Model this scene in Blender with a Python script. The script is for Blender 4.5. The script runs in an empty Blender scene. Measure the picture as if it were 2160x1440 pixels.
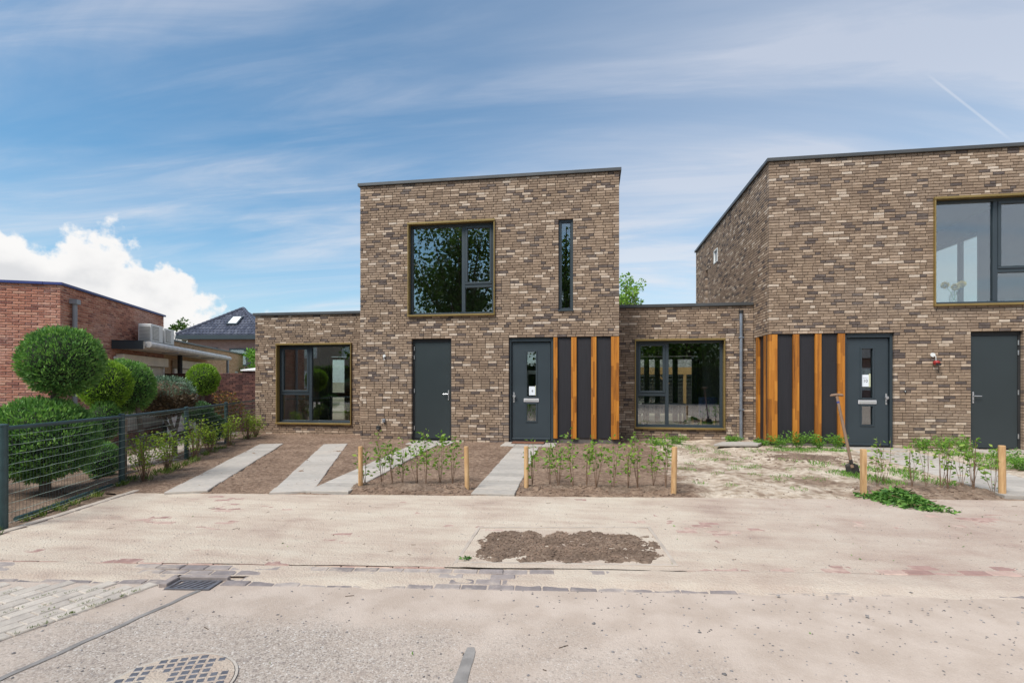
import bpy, math, random
import numpy as np
from mathutils import Vector, Matrix, noise
R = math.radians
random.seed(7)
rng = np.random.default_rng(7)
scene = bpy.context.scene
col = scene.collection

# ------------------------------------------------------------------ camera
YAW = 8.76
cd = bpy.data.cameras.new('camera'); cam = bpy.data.objects.new('camera', cd); col.objects.link(cam)
cd.sensor_fit = 'HORIZONTAL'; cd.sensor_width = 36.0; cd.lens = 36.0*1090/2160
cd.shift_y = 85/2160; cd.clip_start = 0.05; cd.clip_end = 3000
cam.location = (0, 0, 1.33); cam.rotation_euler = (R(90), 0, R(YAW))
scene.camera = cam

# ------------------------------------------------------------------ sun + exposure
SUN_EL, SUN_AZ = 52.0, -146.0            # azimuth clockwise from +Y
sv = Vector((math.sin(R(SUN_AZ))*math.cos(R(SUN_EL)), math.cos(R(SUN_AZ))*math.cos(R(SUN_EL)), math.sin(R(SUN_EL))))
sl = bpy.data.lights.new('sun', 'SUN'); sun = bpy.data.objects.new('sun', sl); col.objects.link(sun)
sl.energy = 2.5; sl.angle = R(24); sl.color = (1.0, 0.95, 0.88)
sun.rotation_euler = (-sv).to_track_quat('-Z', 'Y').to_euler()
vs = scene.view_settings
vs.view_transform = 'Standard'; vs.look = 'None'; vs.gamma = 1.0; vs.use_curve_mapping = False
vs.exposure = 0.85

# ------------------------------------------------------------------ node helpers
class N:
    def __init__(s, tree): s.t = tree; s.n = tree.nodes; s.l = tree.links
    def new(s, typ, **kw):
        n = s.n.new(typ)
        for k, v in kw.items():
            if k == 'ins':
                for i, x in v.items():
                    if isinstance(x, bpy.types.NodeSocket): s.l.new(x, n.inputs[i])
                    else: n.inputs[i].default_value = x
            else: setattr(n, k, v)
        return n
    def math(s, op, a, b=0.0, c=0.0, clamp=False):
        n = s.new('ShaderNodeMath', operation=op, use_clamp=clamp, ins={0: a, 1: b, 2: c}); return n.outputs[0]
    def mix(s, f, a, b, mode='MIX'):
        n = s.new('ShaderNodeMix', data_type='RGBA', blend_type=mode)
        for i, x in ((0, f), (6, a), (7, b)):
            if isinstance(x, bpy.types.NodeSocket): s.l.new(x, n.inputs[i])
            else: n.inputs[i].default_value = x if i == 0 else (tuple(x)+(1,))[:4]
        return n.outputs[2]
    def noise(s, vec, scale, detail=4, rough=.55, dist=0.0):
        return s.new('ShaderNodeTexNoise', ins={'Vector': vec, 'Scale': scale, 'Detail': detail, 'Roughness': rough, 'Distortion': dist}).outputs[0]
    def ramp(s, f, stops, interp='LINEAR'):
        n = s.new('ShaderNodeValToRGB', ins={0: f}); r = n.color_ramp; r.interpolation = interp
        while len(r.elements) < len(stops): r.elements.new(.5)
        for e, (p, c) in zip(r.elements, stops):
            e.position = p; e.color = (tuple(c)+(1,))[:4] if not isinstance(c, (int, float)) else (c, c, c, 1)
        return n.outputs[0]
    def sstep(s, x, a, b):
        n = s.new('ShaderNodeMapRange', interpolation_type='SMOOTHSTEP', ins={0: x, 1: a, 2: b, 3: 0.0, 4: 1.0}); return n.outputs[0]

# ------------------------------------------------------------------ world: sky with cirrus and a cumulus bank
w = bpy.data.worlds.new('World'); scene.world = w; w.use_nodes = True
w.node_tree.nodes.clear(); W = N(w.node_tree)
sky = W.new('ShaderNodeTexSky', sky_type='NISHITA', sun_disc=False, sun_elevation=R(SUN_EL), sun_rotation=R(SUN_AZ), air_density=1.0, dust_density=1.0, ozone_density=1.6)
tc = W.new('ShaderNodeTexCoord').outputs['Generated']
sp = W.new('ShaderNodeSeparateXYZ', ins={0: tc}); dx, dy, dz = sp.outputs
zc = W.math('MAXIMUM', dz, 0.03)
zz = W.math('ADD', zc, 0.10)
px = W.math('DIVIDE', dx, zz); py = W.math('DIVIDE', dy, zz)
pv = W.new('ShaderNodeCombineXYZ', ins={0: px, 1: py, 2: 0.0}).outputs[0]
def wmap(rot, sc, loc=(0, 0, 0)):
    return W.new('ShaderNodeMapping', ins={'Vector': pv, 'Rotation': (0, 0, R(rot)), 'Scale': sc, 'Location': loc}).outputs[0]
c1 = W.noise(wmap(28, (.42, 1.25, 1), (3.1, .6, 0)), 1.0, 7, .56, .7)
c2 = W.noise(wmap(-14, (.22, .8, 1), (7.3, 2.2, 0)), 1.0, 5, .5, .9)
c3 = W.noise(wmap(40, (.9, 4.2, 1), (1.3, 5.2, 0)), 1.0, 7, .62, 1.1)
cf = W.math('MULTIPLY', W.sstep(c1, .36, .66), W.sstep(c2, .22, .56))
cf = W.math('MULTIPLY', cf, W.math('MULTIPLY_ADD', W.sstep(c3, .30, .72), .95, .45))
rt = W.sstep(W.math('ADD', dx, W.math('MULTIPLY', dy, .1)), -.45, .55)      # veil thickens to the east
veil = W.math('MULTIPLY', rt, W.math('MULTIPLY_ADD', c1, .7, .30))
cf = W.math('ADD', W.math('MULTIPLY', cf, .72), veil, clamp=True)
hz = W.math('MULTIPLY', W.math('SUBTRACT', 1.0, W.sstep(dz, .0, .34)), .46)
skc = W.mix(1.0, sky.outputs[0], (.56, .86, .92), 'MULTIPLY')
cir = W.mix(W.sstep(dz, .1, .5), (4.5, 4.65, 4.95), (3.5, 3.75, 4.35))
base = W.mix(hz, skc, (4.1, 4.4, 4.85))
base = W.mix(W.math('MULTIPLY', cf, .8), base, cir)
# a short contrail
ct_n = W.new('ShaderNodeVectorMath', operation='DOT_PRODUCT', ins={0: tc, 1: (-0.5454, 0.6181, -0.5662)}).outputs['Value']
ct_m = W.new('ShaderNodeVectorMath', operation='DOT_PRODUCT', ins={0: tc, 1: (0.5015, 0.7818, 0.3704)}).outputs['Value']
ctf = W.math('MULTIPLY', W.sstep(W.math('ABSOLUTE', ct_n), .0022, .0004), W.sstep(ct_m, 0.99706, 0.99946))
base = W.mix(W.math('MULTIPLY', ctf, .24), base, (5.2, 5.2, 5.3))
az = W.math('ARCTAN2', dx, dy)
n1 = W.noise(tc, 8.0, 7, .55); n2 = W.noise(tc, 26.0, 5, .55)
prof = W.math('MULTIPLY', W.sstep(W.math('ABSOLUTE', W.math('ADD', az, 1.25)), .735, .36), 1.0)
prof = W.math('MULTIPLY', W.math('SQRT', prof), .20)
top = W.math('ADD', prof, W.math('MULTIPLY_ADD', W.math('ADD', n1, W.math('MULTIPLY', n2, .5)), .27, -.195))
cu = W.sstep(W.math('SUBTRACT', top, dz), -.008, .020)
cu = W.math('MULTIPLY', cu, W.sstep(prof, .005, .05))
sh = W.noise(W.new('ShaderNodeMapping', ins={'Vector': tc, 'Scale': (1, 1, 1.8), 'Location': (.3, .2, .05)}).outputs[0], 7.0, 5, .5)
edge = W.sstep(W.math('SUBTRACT', top, dz), 0.0, .10)
shd = W.math('MULTIPLY', W.sstep(sh, .40, .64), edge)
cuc = W.mix(shd, (5.35, 5.3, 5.25), (4.05, 4.1, 4.2))
base = W.mix(cu, base, cuc)
bg = W.new('ShaderNodeBackground', ins={0: base, 1: 0.10})
W.l.new(bg.outputs[0], W.new('ShaderNodeOutputWorld').inputs[0])

# ------------------------------------------------------------------ materials
MATS = {}
def mat(name):
    m = bpy.data.materials.new(name); m.use_nodes = True; m.node_tree.nodes.clear(); MATS[name] = m
    n = N(m.node_tree); n.out = n.new('ShaderNodeOutputMaterial')
    n.pos = n.new('ShaderNodeNewGeometry').outputs['Position']
    return m, n
def prin(n, colr, rough=.8, bump=None, bs=.3, bd=.01, metal=0.0, spec=.5):
    p = n.new('ShaderNodeBsdfPrincipled')
    for i, x in (('Base Color', colr), ('Roughness', rough), ('Metallic', metal), ('Specular IOR Level', spec)):
        if isinstance(x, bpy.types.NodeSocket): n.l.new(x, p.inputs[i])
        else: p.inputs[i].default_value = (tuple(x)+(1,))[:4] if i == 'Base Color' else x
    if bump is not None:
        b = n.new('ShaderNodeBump', ins={'Strength': bs, 'Distance': bd, 'Height': bump}); n.l.new(b.outputs[0], p.inputs['Normal'])
    n.l.new(p.outputs[0], n.out.inputs[0]); return p
def tone(n):
    a = n.new('ShaderNodeAttribute', attribute_type='GEOMETRY', attribute_name='tone').outputs['Fac']
    b = n.new('ShaderNodeAttribute', attribute_type='OBJECT', attribute_name='tone').outputs['Fac']
    return n.math('ADD', a, b)
def simple(name, c, rough=.6, var=.12, scale=6.0, metal=0.0, spec=.5, bs=0.0, bscale=80):
    m, n = mat(name)
    f = n.noise(n.pos, scale, 4)
    cc = n.mix(n.sstep(f, .3, .7), [x*(1-var) for x in c], [min(1, x*(1+var)) for x in c])
    prin(n, cc, n.math('MULTIPLY_ADD', f, .15, rough-.07), n.noise(n.pos, bscale, 3) if bs else None, bs, .003, metal, spec)
    return m
def brickmat(name, stops, var, lime, limecol, rough=.85):
    m, n = mat(name); t = tone(n)
    c = n.ramp(t, stops, 'LINEAR')
    mp = n.new('ShaderNodeMapping', ins={'Vector': n.pos, 'Scale': (14, 14, 40)}).outputs[0]
    f = n.noise(mp, 1.0, 4, .6); f2 = n.noise(n.pos, 120, 3); big = n.noise(n.pos, .9, 3)
    c = n.mix(n.math('MULTIPLY', n.sstep(f, .25, .75), 1.0), n.mix(1.0, c, (1-var,)*3, 'MULTIPLY'), n.mix(1.0, c, (1+var,)*3, 'MULTIPLY'))
    c = n.mix(n.math('MULTIPLY', n.sstep(f2, .56, .74), .35), c, n.mix(1.0, c, (.55, .52, .5), 'MULTIPLY'))
    if lime: c = n.mix(n.math('MULTIPLY', n.sstep(n.math('MULTIPLY_ADD', f, .45, n.math('MULTIPLY', big, .75)), .56, .80), lime), c, limecol)
    h = n.math('ADD', f, n.math('MULTIPLY', f2, .5))
    prin(n, c, rough, h, .55, .006, 0, .25); return m
brickmat('mat_brown_brick', [(0.0, (0.104, 0.08, 0.072)), (0.08, (0.13, 0.099, 0.086)), (0.115, (0.166, 0.121, 0.096)), (0.14, (0.216, 0.151, 0.108)), (0.38, (0.259, 0.184, 0.131)), (0.56, (0.288, 0.206, 0.146)), (0.73, (0.318, 0.227, 0.16)), (0.8, (0.355, 0.258, 0.187)), (0.87, (0.42, 0.312, 0.229)), (0.93, (0.485, 0.378, 0.287)), (1.0, (0.536, 0.438, 0.353))], .18, .2, (.44, .365, .31))
brickmat('mat_red_brick', [(0.0, (.22, .085, .068)), (.2, (.36, .145, .10)), (.5, (.47, .20, .135)), (.8, (.53, .25, .17)), (1.0, (.56, .32, .23))], .2, .6, (.62, .44, .38))
brickmat('mat_dark_red_brick', [(0.0, (.05, .025, .024)), (.5, (.10, .045, .04)), (1.0, (.15, .07, .055))], .2, .15, (.2, .14, .13))
brickmat('mat_tan_brick', [(0.0, (.50, .31, .17)), (.5, (.58, .38, .22)), (1.0, (.64, .44, .28))], .12, .15, (.5, .38, .28))
brickmat('mat_red_paver', [(0.0, (.32, .20, .175)), (.5, (.40, .26, .225)), (1.0, (.46, .33, .28))], .12, .95, (.55, .44, .36))
brickmat('mat_grey_paver', [(0.0, (.20, .175, .175)), (.5, (.28, .24, .23)), (1.0, (.36, .31, .285))], .15, .85, (.52, .43, .35))
brickmat('mat_pale_paver', [(0.0, (.42, .37, .325)), (.5, (.48, .425, .37)), (1.0, (.53, .47, .41))], .1, .6, (.57, .495, .42))
brickmat('mat_concrete_slab', [(0.0, (.34, .31, .28)), (.5, (.395, .36, .325)), (1.0, (.45, .41, .37))], .08, .45, (.47, .40, .335))
brickmat('mat_roof_tile', [(0.0, (.055, .06, .085)), (.5, (.085, .09, .12)), (1.0, (.12, .125, .155))], .15, 0, None, .35)
simple('mat_mortar', (.07, .052, .04), .95, .2, 3, bs=.5)
simple('mat_pale_mortar', (.56, .44, .38), .95, .15, 3, bs=.5)
simple('mat_dark_mortar', (.16, .11, .10), .95, .15, 3)
simple('mat_anthracite', (.032, .044, .053), .42, .05, 2)
simple('mat_door_paint', (.028, .037, .040), .38, .06, 1.2)
simple('mat_gold_metal', (.27, .185, .062), .38, .08, 3, metal=.35)
simple('mat_coping_metal', (.085, .085, .085), .45, .1, 3, metal=.3)
simple('mat_blue_edge', (.04, .055, .20), .5, .1, 3)
simple('mat_zinc', (.28, .31, .36), .42, .15, 7, metal=.65)
simple('mat_grey_pipe', (.28, .29, .32), .5, .1, 5)
simple('mat_steel', (.62, .62, .63), .28, .05, 5, metal=.8)
simple('mat_slot_metal', (.62, .60, .62), .45, .05, 5, metal=.3)
simple('mat_white_plastic', (.72, .72, .70), .5, .06, 3)
simple('mat_off_white', (.74, .68, .60), .6, .1, 3)
simple('mat_white_paint', (.78, .77, .77), .6, .1, 3)
simple('mat_pale_gutter', (.58, .56, .54), .5, .15, 6)
simple('mat_cream', (.74, .66, .55), .6, .1, 3)
simple('mat_grille', (.36, .355, .34), .6, .05, 3)
simple('mat_dark_rubber', (.02, .02, .021), .7, .1, 5)
simple('mat_plaster', (.24, .235, .22), .9, .05, 2)
simple('mat_ceiling', (.62, .62, .60), .9, .03, 2)
simple('mat_interior_floor', (.30, .25, .20), .6, .1, 3)
simple('mat_fence_green', (.030, .062, .066), .42, .15, 10)
simple('mat_wire', (.34, .44, .39), .5, .2, 10)  # pale green, brightened to carry the highlights along the horizontal wires
simple('mat_cast_iron', (.17, .165, .18), .5, .2, 30, metal=.4, bs=.3)
simple('mat_tar', (.24, .22, .205), .75, .2, 9, bs=.5)
simple('mat_concrete_edge', (.42, .355, .30), .9, .12, 5, bs=.3)
simple('mat_plinth', (.12, .105, .095), .9, .15, 4)
simple('mat_doormat', (.18, .075, .042), .95, .2, 30, bs=.8)
simple('mat_spade_steel', (.035, .030, .027), .65, .3, 20, metal=.4)
simple('mat_dark_hole', (.01, .01, .01), .9, .05, 5)
simple('mat_paper', (.72, .75, .80), .7, .02, 3)
simple('mat_tape', (.52, .53, .36), .6, .02, 3)
simple('mat_ink', (.03, .03, .035), .7, .02, 3)
simple('mat_red_plastic', (.30, .02, .018), .4, .1, 5)
simple('mat_clod', (.19, .128, .092), .95, .3, 6)
simple('mat_stone', (.20, .185, .18), .85, .5, 9)
simple('mat_lawn', (.10, .13, .05), .95, .3, 2)
simple('mat_flower', (.75, .60, .18), .7, .1, 9)
simple('mat_chair', (.02, .02, .022), .6, .1, 9)
simple('mat_blue_coat', (.02, .035, .10), .9, .1, 9)
simple('mat_bark', (.115, .088, .066), .95, .3, 14, bs=.8, bscale=50)
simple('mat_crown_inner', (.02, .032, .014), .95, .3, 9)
simple('mat_twig', (.17, .10, .062), .9, .25, 14)
simple('mat_dead_twig', (.10, .068, .042), .95, .35, 9)
simple('mat_black_membrane', (.05, .05, .055), .8, .1, 3)
simple('mat_stucco_far', (.40, .34, .27), .9, .08, 1)
def woodmat(name, stops, sc, gr, rough=.5):
    m, n = mat(name); t = tone(n)
    mp = n.new('ShaderNodeMapping', ins={'Vector': n.pos, 'Scale': sc}).outputs[0]
    f = n.noise(mp, 1.0, 5, .6, .3)
    c = n.ramp(n.math('ADD', n.math('MULTIPLY', f, gr), n.math('MULTIPLY_ADD', t, 1-gr, 0.0)), stops)
    prin(n, c, rough, f, .25, .004, 0, .4); return m
woodmat('mat_orange_wood', [(0.22, (.07, .024, .007)), (.36, (.25, .088, .014)), (.55, (.43, .158, .020)), (.85, (.56, .235, .038))], (60, 60, 2.5), .62, .42)
woodmat('mat_black_board', [(0.2, (.010, .0095, .012)), (.8, (.026, .024, .029))], (110, 110, 2.0), .9, .6)
woodmat('mat_stake_wood', [(0.25, (.22, .115, .05)), (.42, (.46, .27, .125)), (.58, (.56, .36, .18)), (.8, (.66, .46, .26))], (34, 34, 5), .85, .8)
woodmat('mat_grey_wood', [(0.2, (.13, .10, .075)), (.8, (.30, .235, .18))], (30, 30, 3), .8, .85)
woodmat('mat_spade_wood', [(0.2, (.14, .085, .055)), (.8, (.32, .21, .145))], (50, 50, 5), .8, .75)
woodmat('mat_timber', [(0.2, (.45, .25, .10)), (.8, (.66, .42, .2))], (2, 40, 40), .8, .7)
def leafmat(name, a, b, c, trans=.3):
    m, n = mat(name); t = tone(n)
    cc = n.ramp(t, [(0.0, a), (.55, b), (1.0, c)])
    p = n.new('ShaderNodeBsdfPrincipled', ins={'Base Color': cc, 'Roughness': .5, 'Specular IOR Level': .3})
    tr = n.new('ShaderNodeBsdfTranslucent', ins={0: n.mix(1.0, cc, (1.0, 1.15, .6), 'MULTIPLY')})
    mx = n.new('ShaderNodeMixShader', ins={0: trans, 1: p.outputs[0], 2: tr.outputs[0]}); n.l.new(mx.outputs[0], n.out.inputs[0])
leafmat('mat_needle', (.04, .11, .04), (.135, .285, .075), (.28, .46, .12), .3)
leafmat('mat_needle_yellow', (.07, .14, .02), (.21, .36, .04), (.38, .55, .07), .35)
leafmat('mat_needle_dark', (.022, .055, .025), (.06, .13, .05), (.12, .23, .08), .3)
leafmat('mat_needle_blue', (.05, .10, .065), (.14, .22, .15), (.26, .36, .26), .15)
leafmat('mat_needle_dead', (.05, .033, .018), (.12, .08, .045), (.21, .15, .09), .1)
leafmat('mat_lime_leaf', (.15, .24, .03), (.31, .43, .05), (.47, .58, .10), .4)
leafmat('mat_sapling_leaf', (.09, .19, .028), (.20, .35, .05), (.38, .50, .11), .4)
leafmat('mat_weed_leaf', (.08, .19, .03), (.15, .31, .045), (.25, .43, .075), .35)
leafmat('mat_pile_leaf', (.035, .10, .022), (.10, .23, .045), (.24, .42, .10), .3)
leafmat('mat_tree_leaf', (.03, .065, .012), (.075, .14, .025), (.16, .23, .05), .35)
leafmat('mat_orange_leaf', (.06, .09, .015), (.22, .16, .03), (.46, .15, .04), .3)
leafmat('mat_grass', (.05, .09, .015), (.13, .19, .035), (.27, .30, .09), .3)
m, n = mat('mat_glass')
bf_ = n.new('ShaderNodeNewGeometry').outputs['Backfacing']
fr = n.new('ShaderNodeFresnel', ins={0: n.math('MULTIPLY_ADD', bf_, 1/1.65-1.65, 1.65)}).outputs[0]
n.l.new(n.new('ShaderNodeMixShader', ins={0: n.math('MULTIPLY_ADD', fr, 1.9, .05, True), 1: n.new('ShaderNodeBsdfTransparent', ins={0: (.92, .95, .93, 1)}).outputs[0],
     2: n.new('ShaderNodeBsdfGlossy', ins={0: (.95, .97, 1, 1), 1: 0.0}).outputs[0]}).outputs[0], n.out.inputs[0])
def blinn_ground():
    # road: exposed aggregate under drifting sand
    m, n = mat('mat_road')
    v = n.new('ShaderNodeTexVoronoi', ins={'Vector': n.pos, 'Scale': 135.0}); rc = n.new('ShaderNodeSeparateColor', ins={0: v.outputs['Color']}).outputs[0]
    v2 = n.new('ShaderNodeTexVoronoi', ins={'Vector': n.pos, 'Scale': 42.0}); rc2 = n.new('ShaderNodeSeparateColor', ins={0: v2.outputs['Color']}).outputs[1]
    agg = n.ramp(rc, [(0.0, (.21, .175, .155)), (.3, (.35, .295, .252)), (.80, (.445, .38, .328)), (.96, (.50, .45, .405)), (1.0, (.64, .60, .56))])
    agg = n.mix(n.math('MULTIPLY', n.sstep(rc2, .90, .93), .4), agg, (.18, .15, .14))
    sandc = n.mix(n.sstep(n.noise(n.pos, 3.0, 5), .35, .65), (.43, .345, .285), (.515, .425, .36))
    sandc = n.mix(n.math('MULTIPLY', n.sstep(n.noise(n.pos, 160, 2), .55, .7), .3), sandc, (.34, .27, .22))
    xyz = n.new('ShaderNodeSeparateXYZ', ins={0: n.pos})
    a = n.noise(n.pos, .8, 6, .62, .4); b = n.noise(n.new('ShaderNodeMapping', ins={'Vector': n.pos, 'Rotation': (0, 0, R(-6)), 'Scale': (.6, 3.5, 1)}).outputs[0], 1.6, 5, .6)
    # more sand to the right and along the gutter
    g = n.math('ADD', n.math('MULTIPLY', n.sstep(xyz.outputs[0], -1.6, 1.2), .30), n.math('MULTIPLY', n.sstep(n.math('SUBTRACT', xyz.outputs[1], n.math('MULTIPLY', xyz.outputs[0], .11)), 2.5, 3.3), .35))
    f = n.math('ADD', n.math('ADD', n.math('MULTIPLY', a, .75), n.math('MULTIPLY', b, .45)), g)
    fine = n.math('MULTIPLY', n.math('SUBTRACT', n.noise(n.pos, 60, 3), .5), .55)
    sf = n.math('MULTIPLY', n.sstep(n.math('ADD', f, fine), .50, .92), .92)
    c = n.mix(sf, agg, sandc)
    hgt = n.math('MULTIPLY_ADD', v.outputs['Distance'], -.6, n.noise(n.pos, 30, 4))
    prin(n, c, .92, hgt, .45, .006, 0, .2)
    # sand sheet
    m, n = mat('mat_sand')
    a = n.noise(n.pos, 1.3, 6, .6, .3); st = n.noise(n.new('ShaderNodeMapping', ins={'Vector': n.pos, 'Rotation': (0, 0, R(-6.3)), 'Scale': (.5, 3.0, 1)}).outputs[0], 2.2, 5, .6)
    xx = n.new('ShaderNodeSeparateXYZ', ins={0: n.pos}).outputs[0]
    c = n.ramp(n.math('ADD', n.math('MULTIPLY', a, .6), n.math('MULTIPLY', st, .4)), [(.34, (.36, .27, .225)), (.44, (.48, .385, .315)), (.54, (.55, .465, .38)), (.68, (.60, .53, .44))])
    c = n.mix(n.math('MULTIPLY', n.sstep(xx, .3, 2.6), .55), c, n.mix(n.sstep(a, .35, .65), (.37, .27, .23), (.47, .38, .325)))
    gr = n.noise(n.pos, 130, 3, .7); gm = n.noise(n.pos, 34, 4, .7)
    c = n.mix(n.math('MULTIPLY', n.sstep(gr, .56, .70), .5), c, (.36, .25, .16))
    c = n.mix(n.math('MULTIPLY', n.sstep(gm, .56, .72), .35), c, (.40, .30, .235))
    c = n.mix(n.math('MULTIPLY', n.sstep(gm, .42, .30), .3), c, (.66, .60, .52))
    c = n.mix(n.math('MULTIPLY', n.sstep(gr, .42, .30), .3), c, (.66, .58, .48))
    prin(n, c, .95, n.math('ADD', n.noise(n.pos, 70, 4), n.math('MULTIPLY', st, .6)), .8, .016, 0, .15)
    # garden soil, pale sand to the right
    m, n = mat('mat_soil')
    xyz = n.new('ShaderNodeSeparateXYZ', ins={0: n.pos}); x, y = xyz.outputs[0], xyz.outputs[1]
    f = n.noise(n.pos, 16, 6, .68); f2 = n.noise(n.pos, 1.6, 5, .6)
    soil = n.ramp(n.math('ADD', n.math('MULTIPLY', f, .7), n.math('MULTIPLY', f2, .35)), [(.38, (.13, .082, .058)), (.50, (.235, .158, .113)), (.64, (.36, .255, .185))])
    sand = n.ramp(n.math('ADD', n.math('MULTIPLY', n.noise(n.pos, 9, 5, .6), .6), n.math('MULTIPLY', f2, .45)), [(.40, (.27, .195, .14)), (.5, (.48, .38, .29)), (.60, (.66, .56, .455))])
    k = n.sstep(n.math('ADD', x, n.math('ADD', n.math('MULTIPLY_ADD', f2, 1.6, -.8), n.math('MULTIPLY_ADD', f, .5, -.25))), 1.0, 1.5)
    k2 = n.math('MULTIPLY', n.sstep(n.math('ADD', n.math('SUBTRACT', n.math('SUBTRACT', x, 3.55), n.math('MULTIPLY', n.math('SUBTRACT', 7.6, y), -.1)), n.math('MULTIPLY_ADD', f2, 1.0, -.5)), -.35, .1), n.sstep(y, 7.75, 7.2))
    k = n.math('MULTIPLY', k, n.math('MULTIPLY_ADD', k2, -.8, 1.0))
    k = n.math('MULTIPLY', k, n.math('MULTIPLY_ADD', n.sstep(n.noise(n.pos, 1.1, 5, .6, .5), .52, .62), -.75, 1.0))
    c = n.mix(k, soil, sand)
    prin(n, c, .97, n.math('ADD', f, n.math('MULTIPLY', n.noise(n.pos, 60, 3), .5)), 1.0, .04, 0, .15)
    m, n = mat('mat_dark_soil')
    f = n.noise(n.pos, 22, 6, .7); f2 = n.noise(n.pos, 3, 4)
    c = n.ramp(n.math('ADD', n.math('MULTIPLY', f, .7), n.math('MULTIPLY', f2, .35)), [(.36, (.095, .065, .048)), (.52, (.195, .138, .102)), (.70, (.33, .245, .185))])
    prin(n, c, .97, n.math('ADD', f, n.math('MULTIPLY', n.noise(n.pos, 70, 3), .5)), .9, .03, 0, .15)
    m, n = mat('mat_ground')
    f = n.noise(n.pos, .25, 6); c = n.ramp(f, [(.35, (.15, .15, .07)), (.5, (.24, .20, .14)), (.65, (.32, .27, .20))])
    prin(n, c, .95, n.noise(n.pos, 8, 4), .5, .03)
    # far brick walls
    m, n = mat('mat_far_brick')
    bt = n.new('ShaderNodeTexBrick', ins={'Color1': (.24, .135, .12, 1), 'Color2': (.31, .185, .165, 1), 'Mortar': (.36, .28, .26, 1), 'Scale': 1.0, 'Mortar Size': .006, 'Brick Width': .2, 'Row Height': .06})
    xyz = n.new('ShaderNodeSeparateXYZ', ins={0: n.pos})
    n.l.new(n.new('ShaderNodeCombineXYZ', ins={0: n.math('ADD', xyz.outputs[0], xyz.outputs[1]), 1: xyz.outputs[2]}).outputs[0], bt.inputs['Vector'])
    prin(n, bt.outputs[0], .9)
blinn_ground()
M = lambda k: MATS['mat_'+k]

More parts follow.
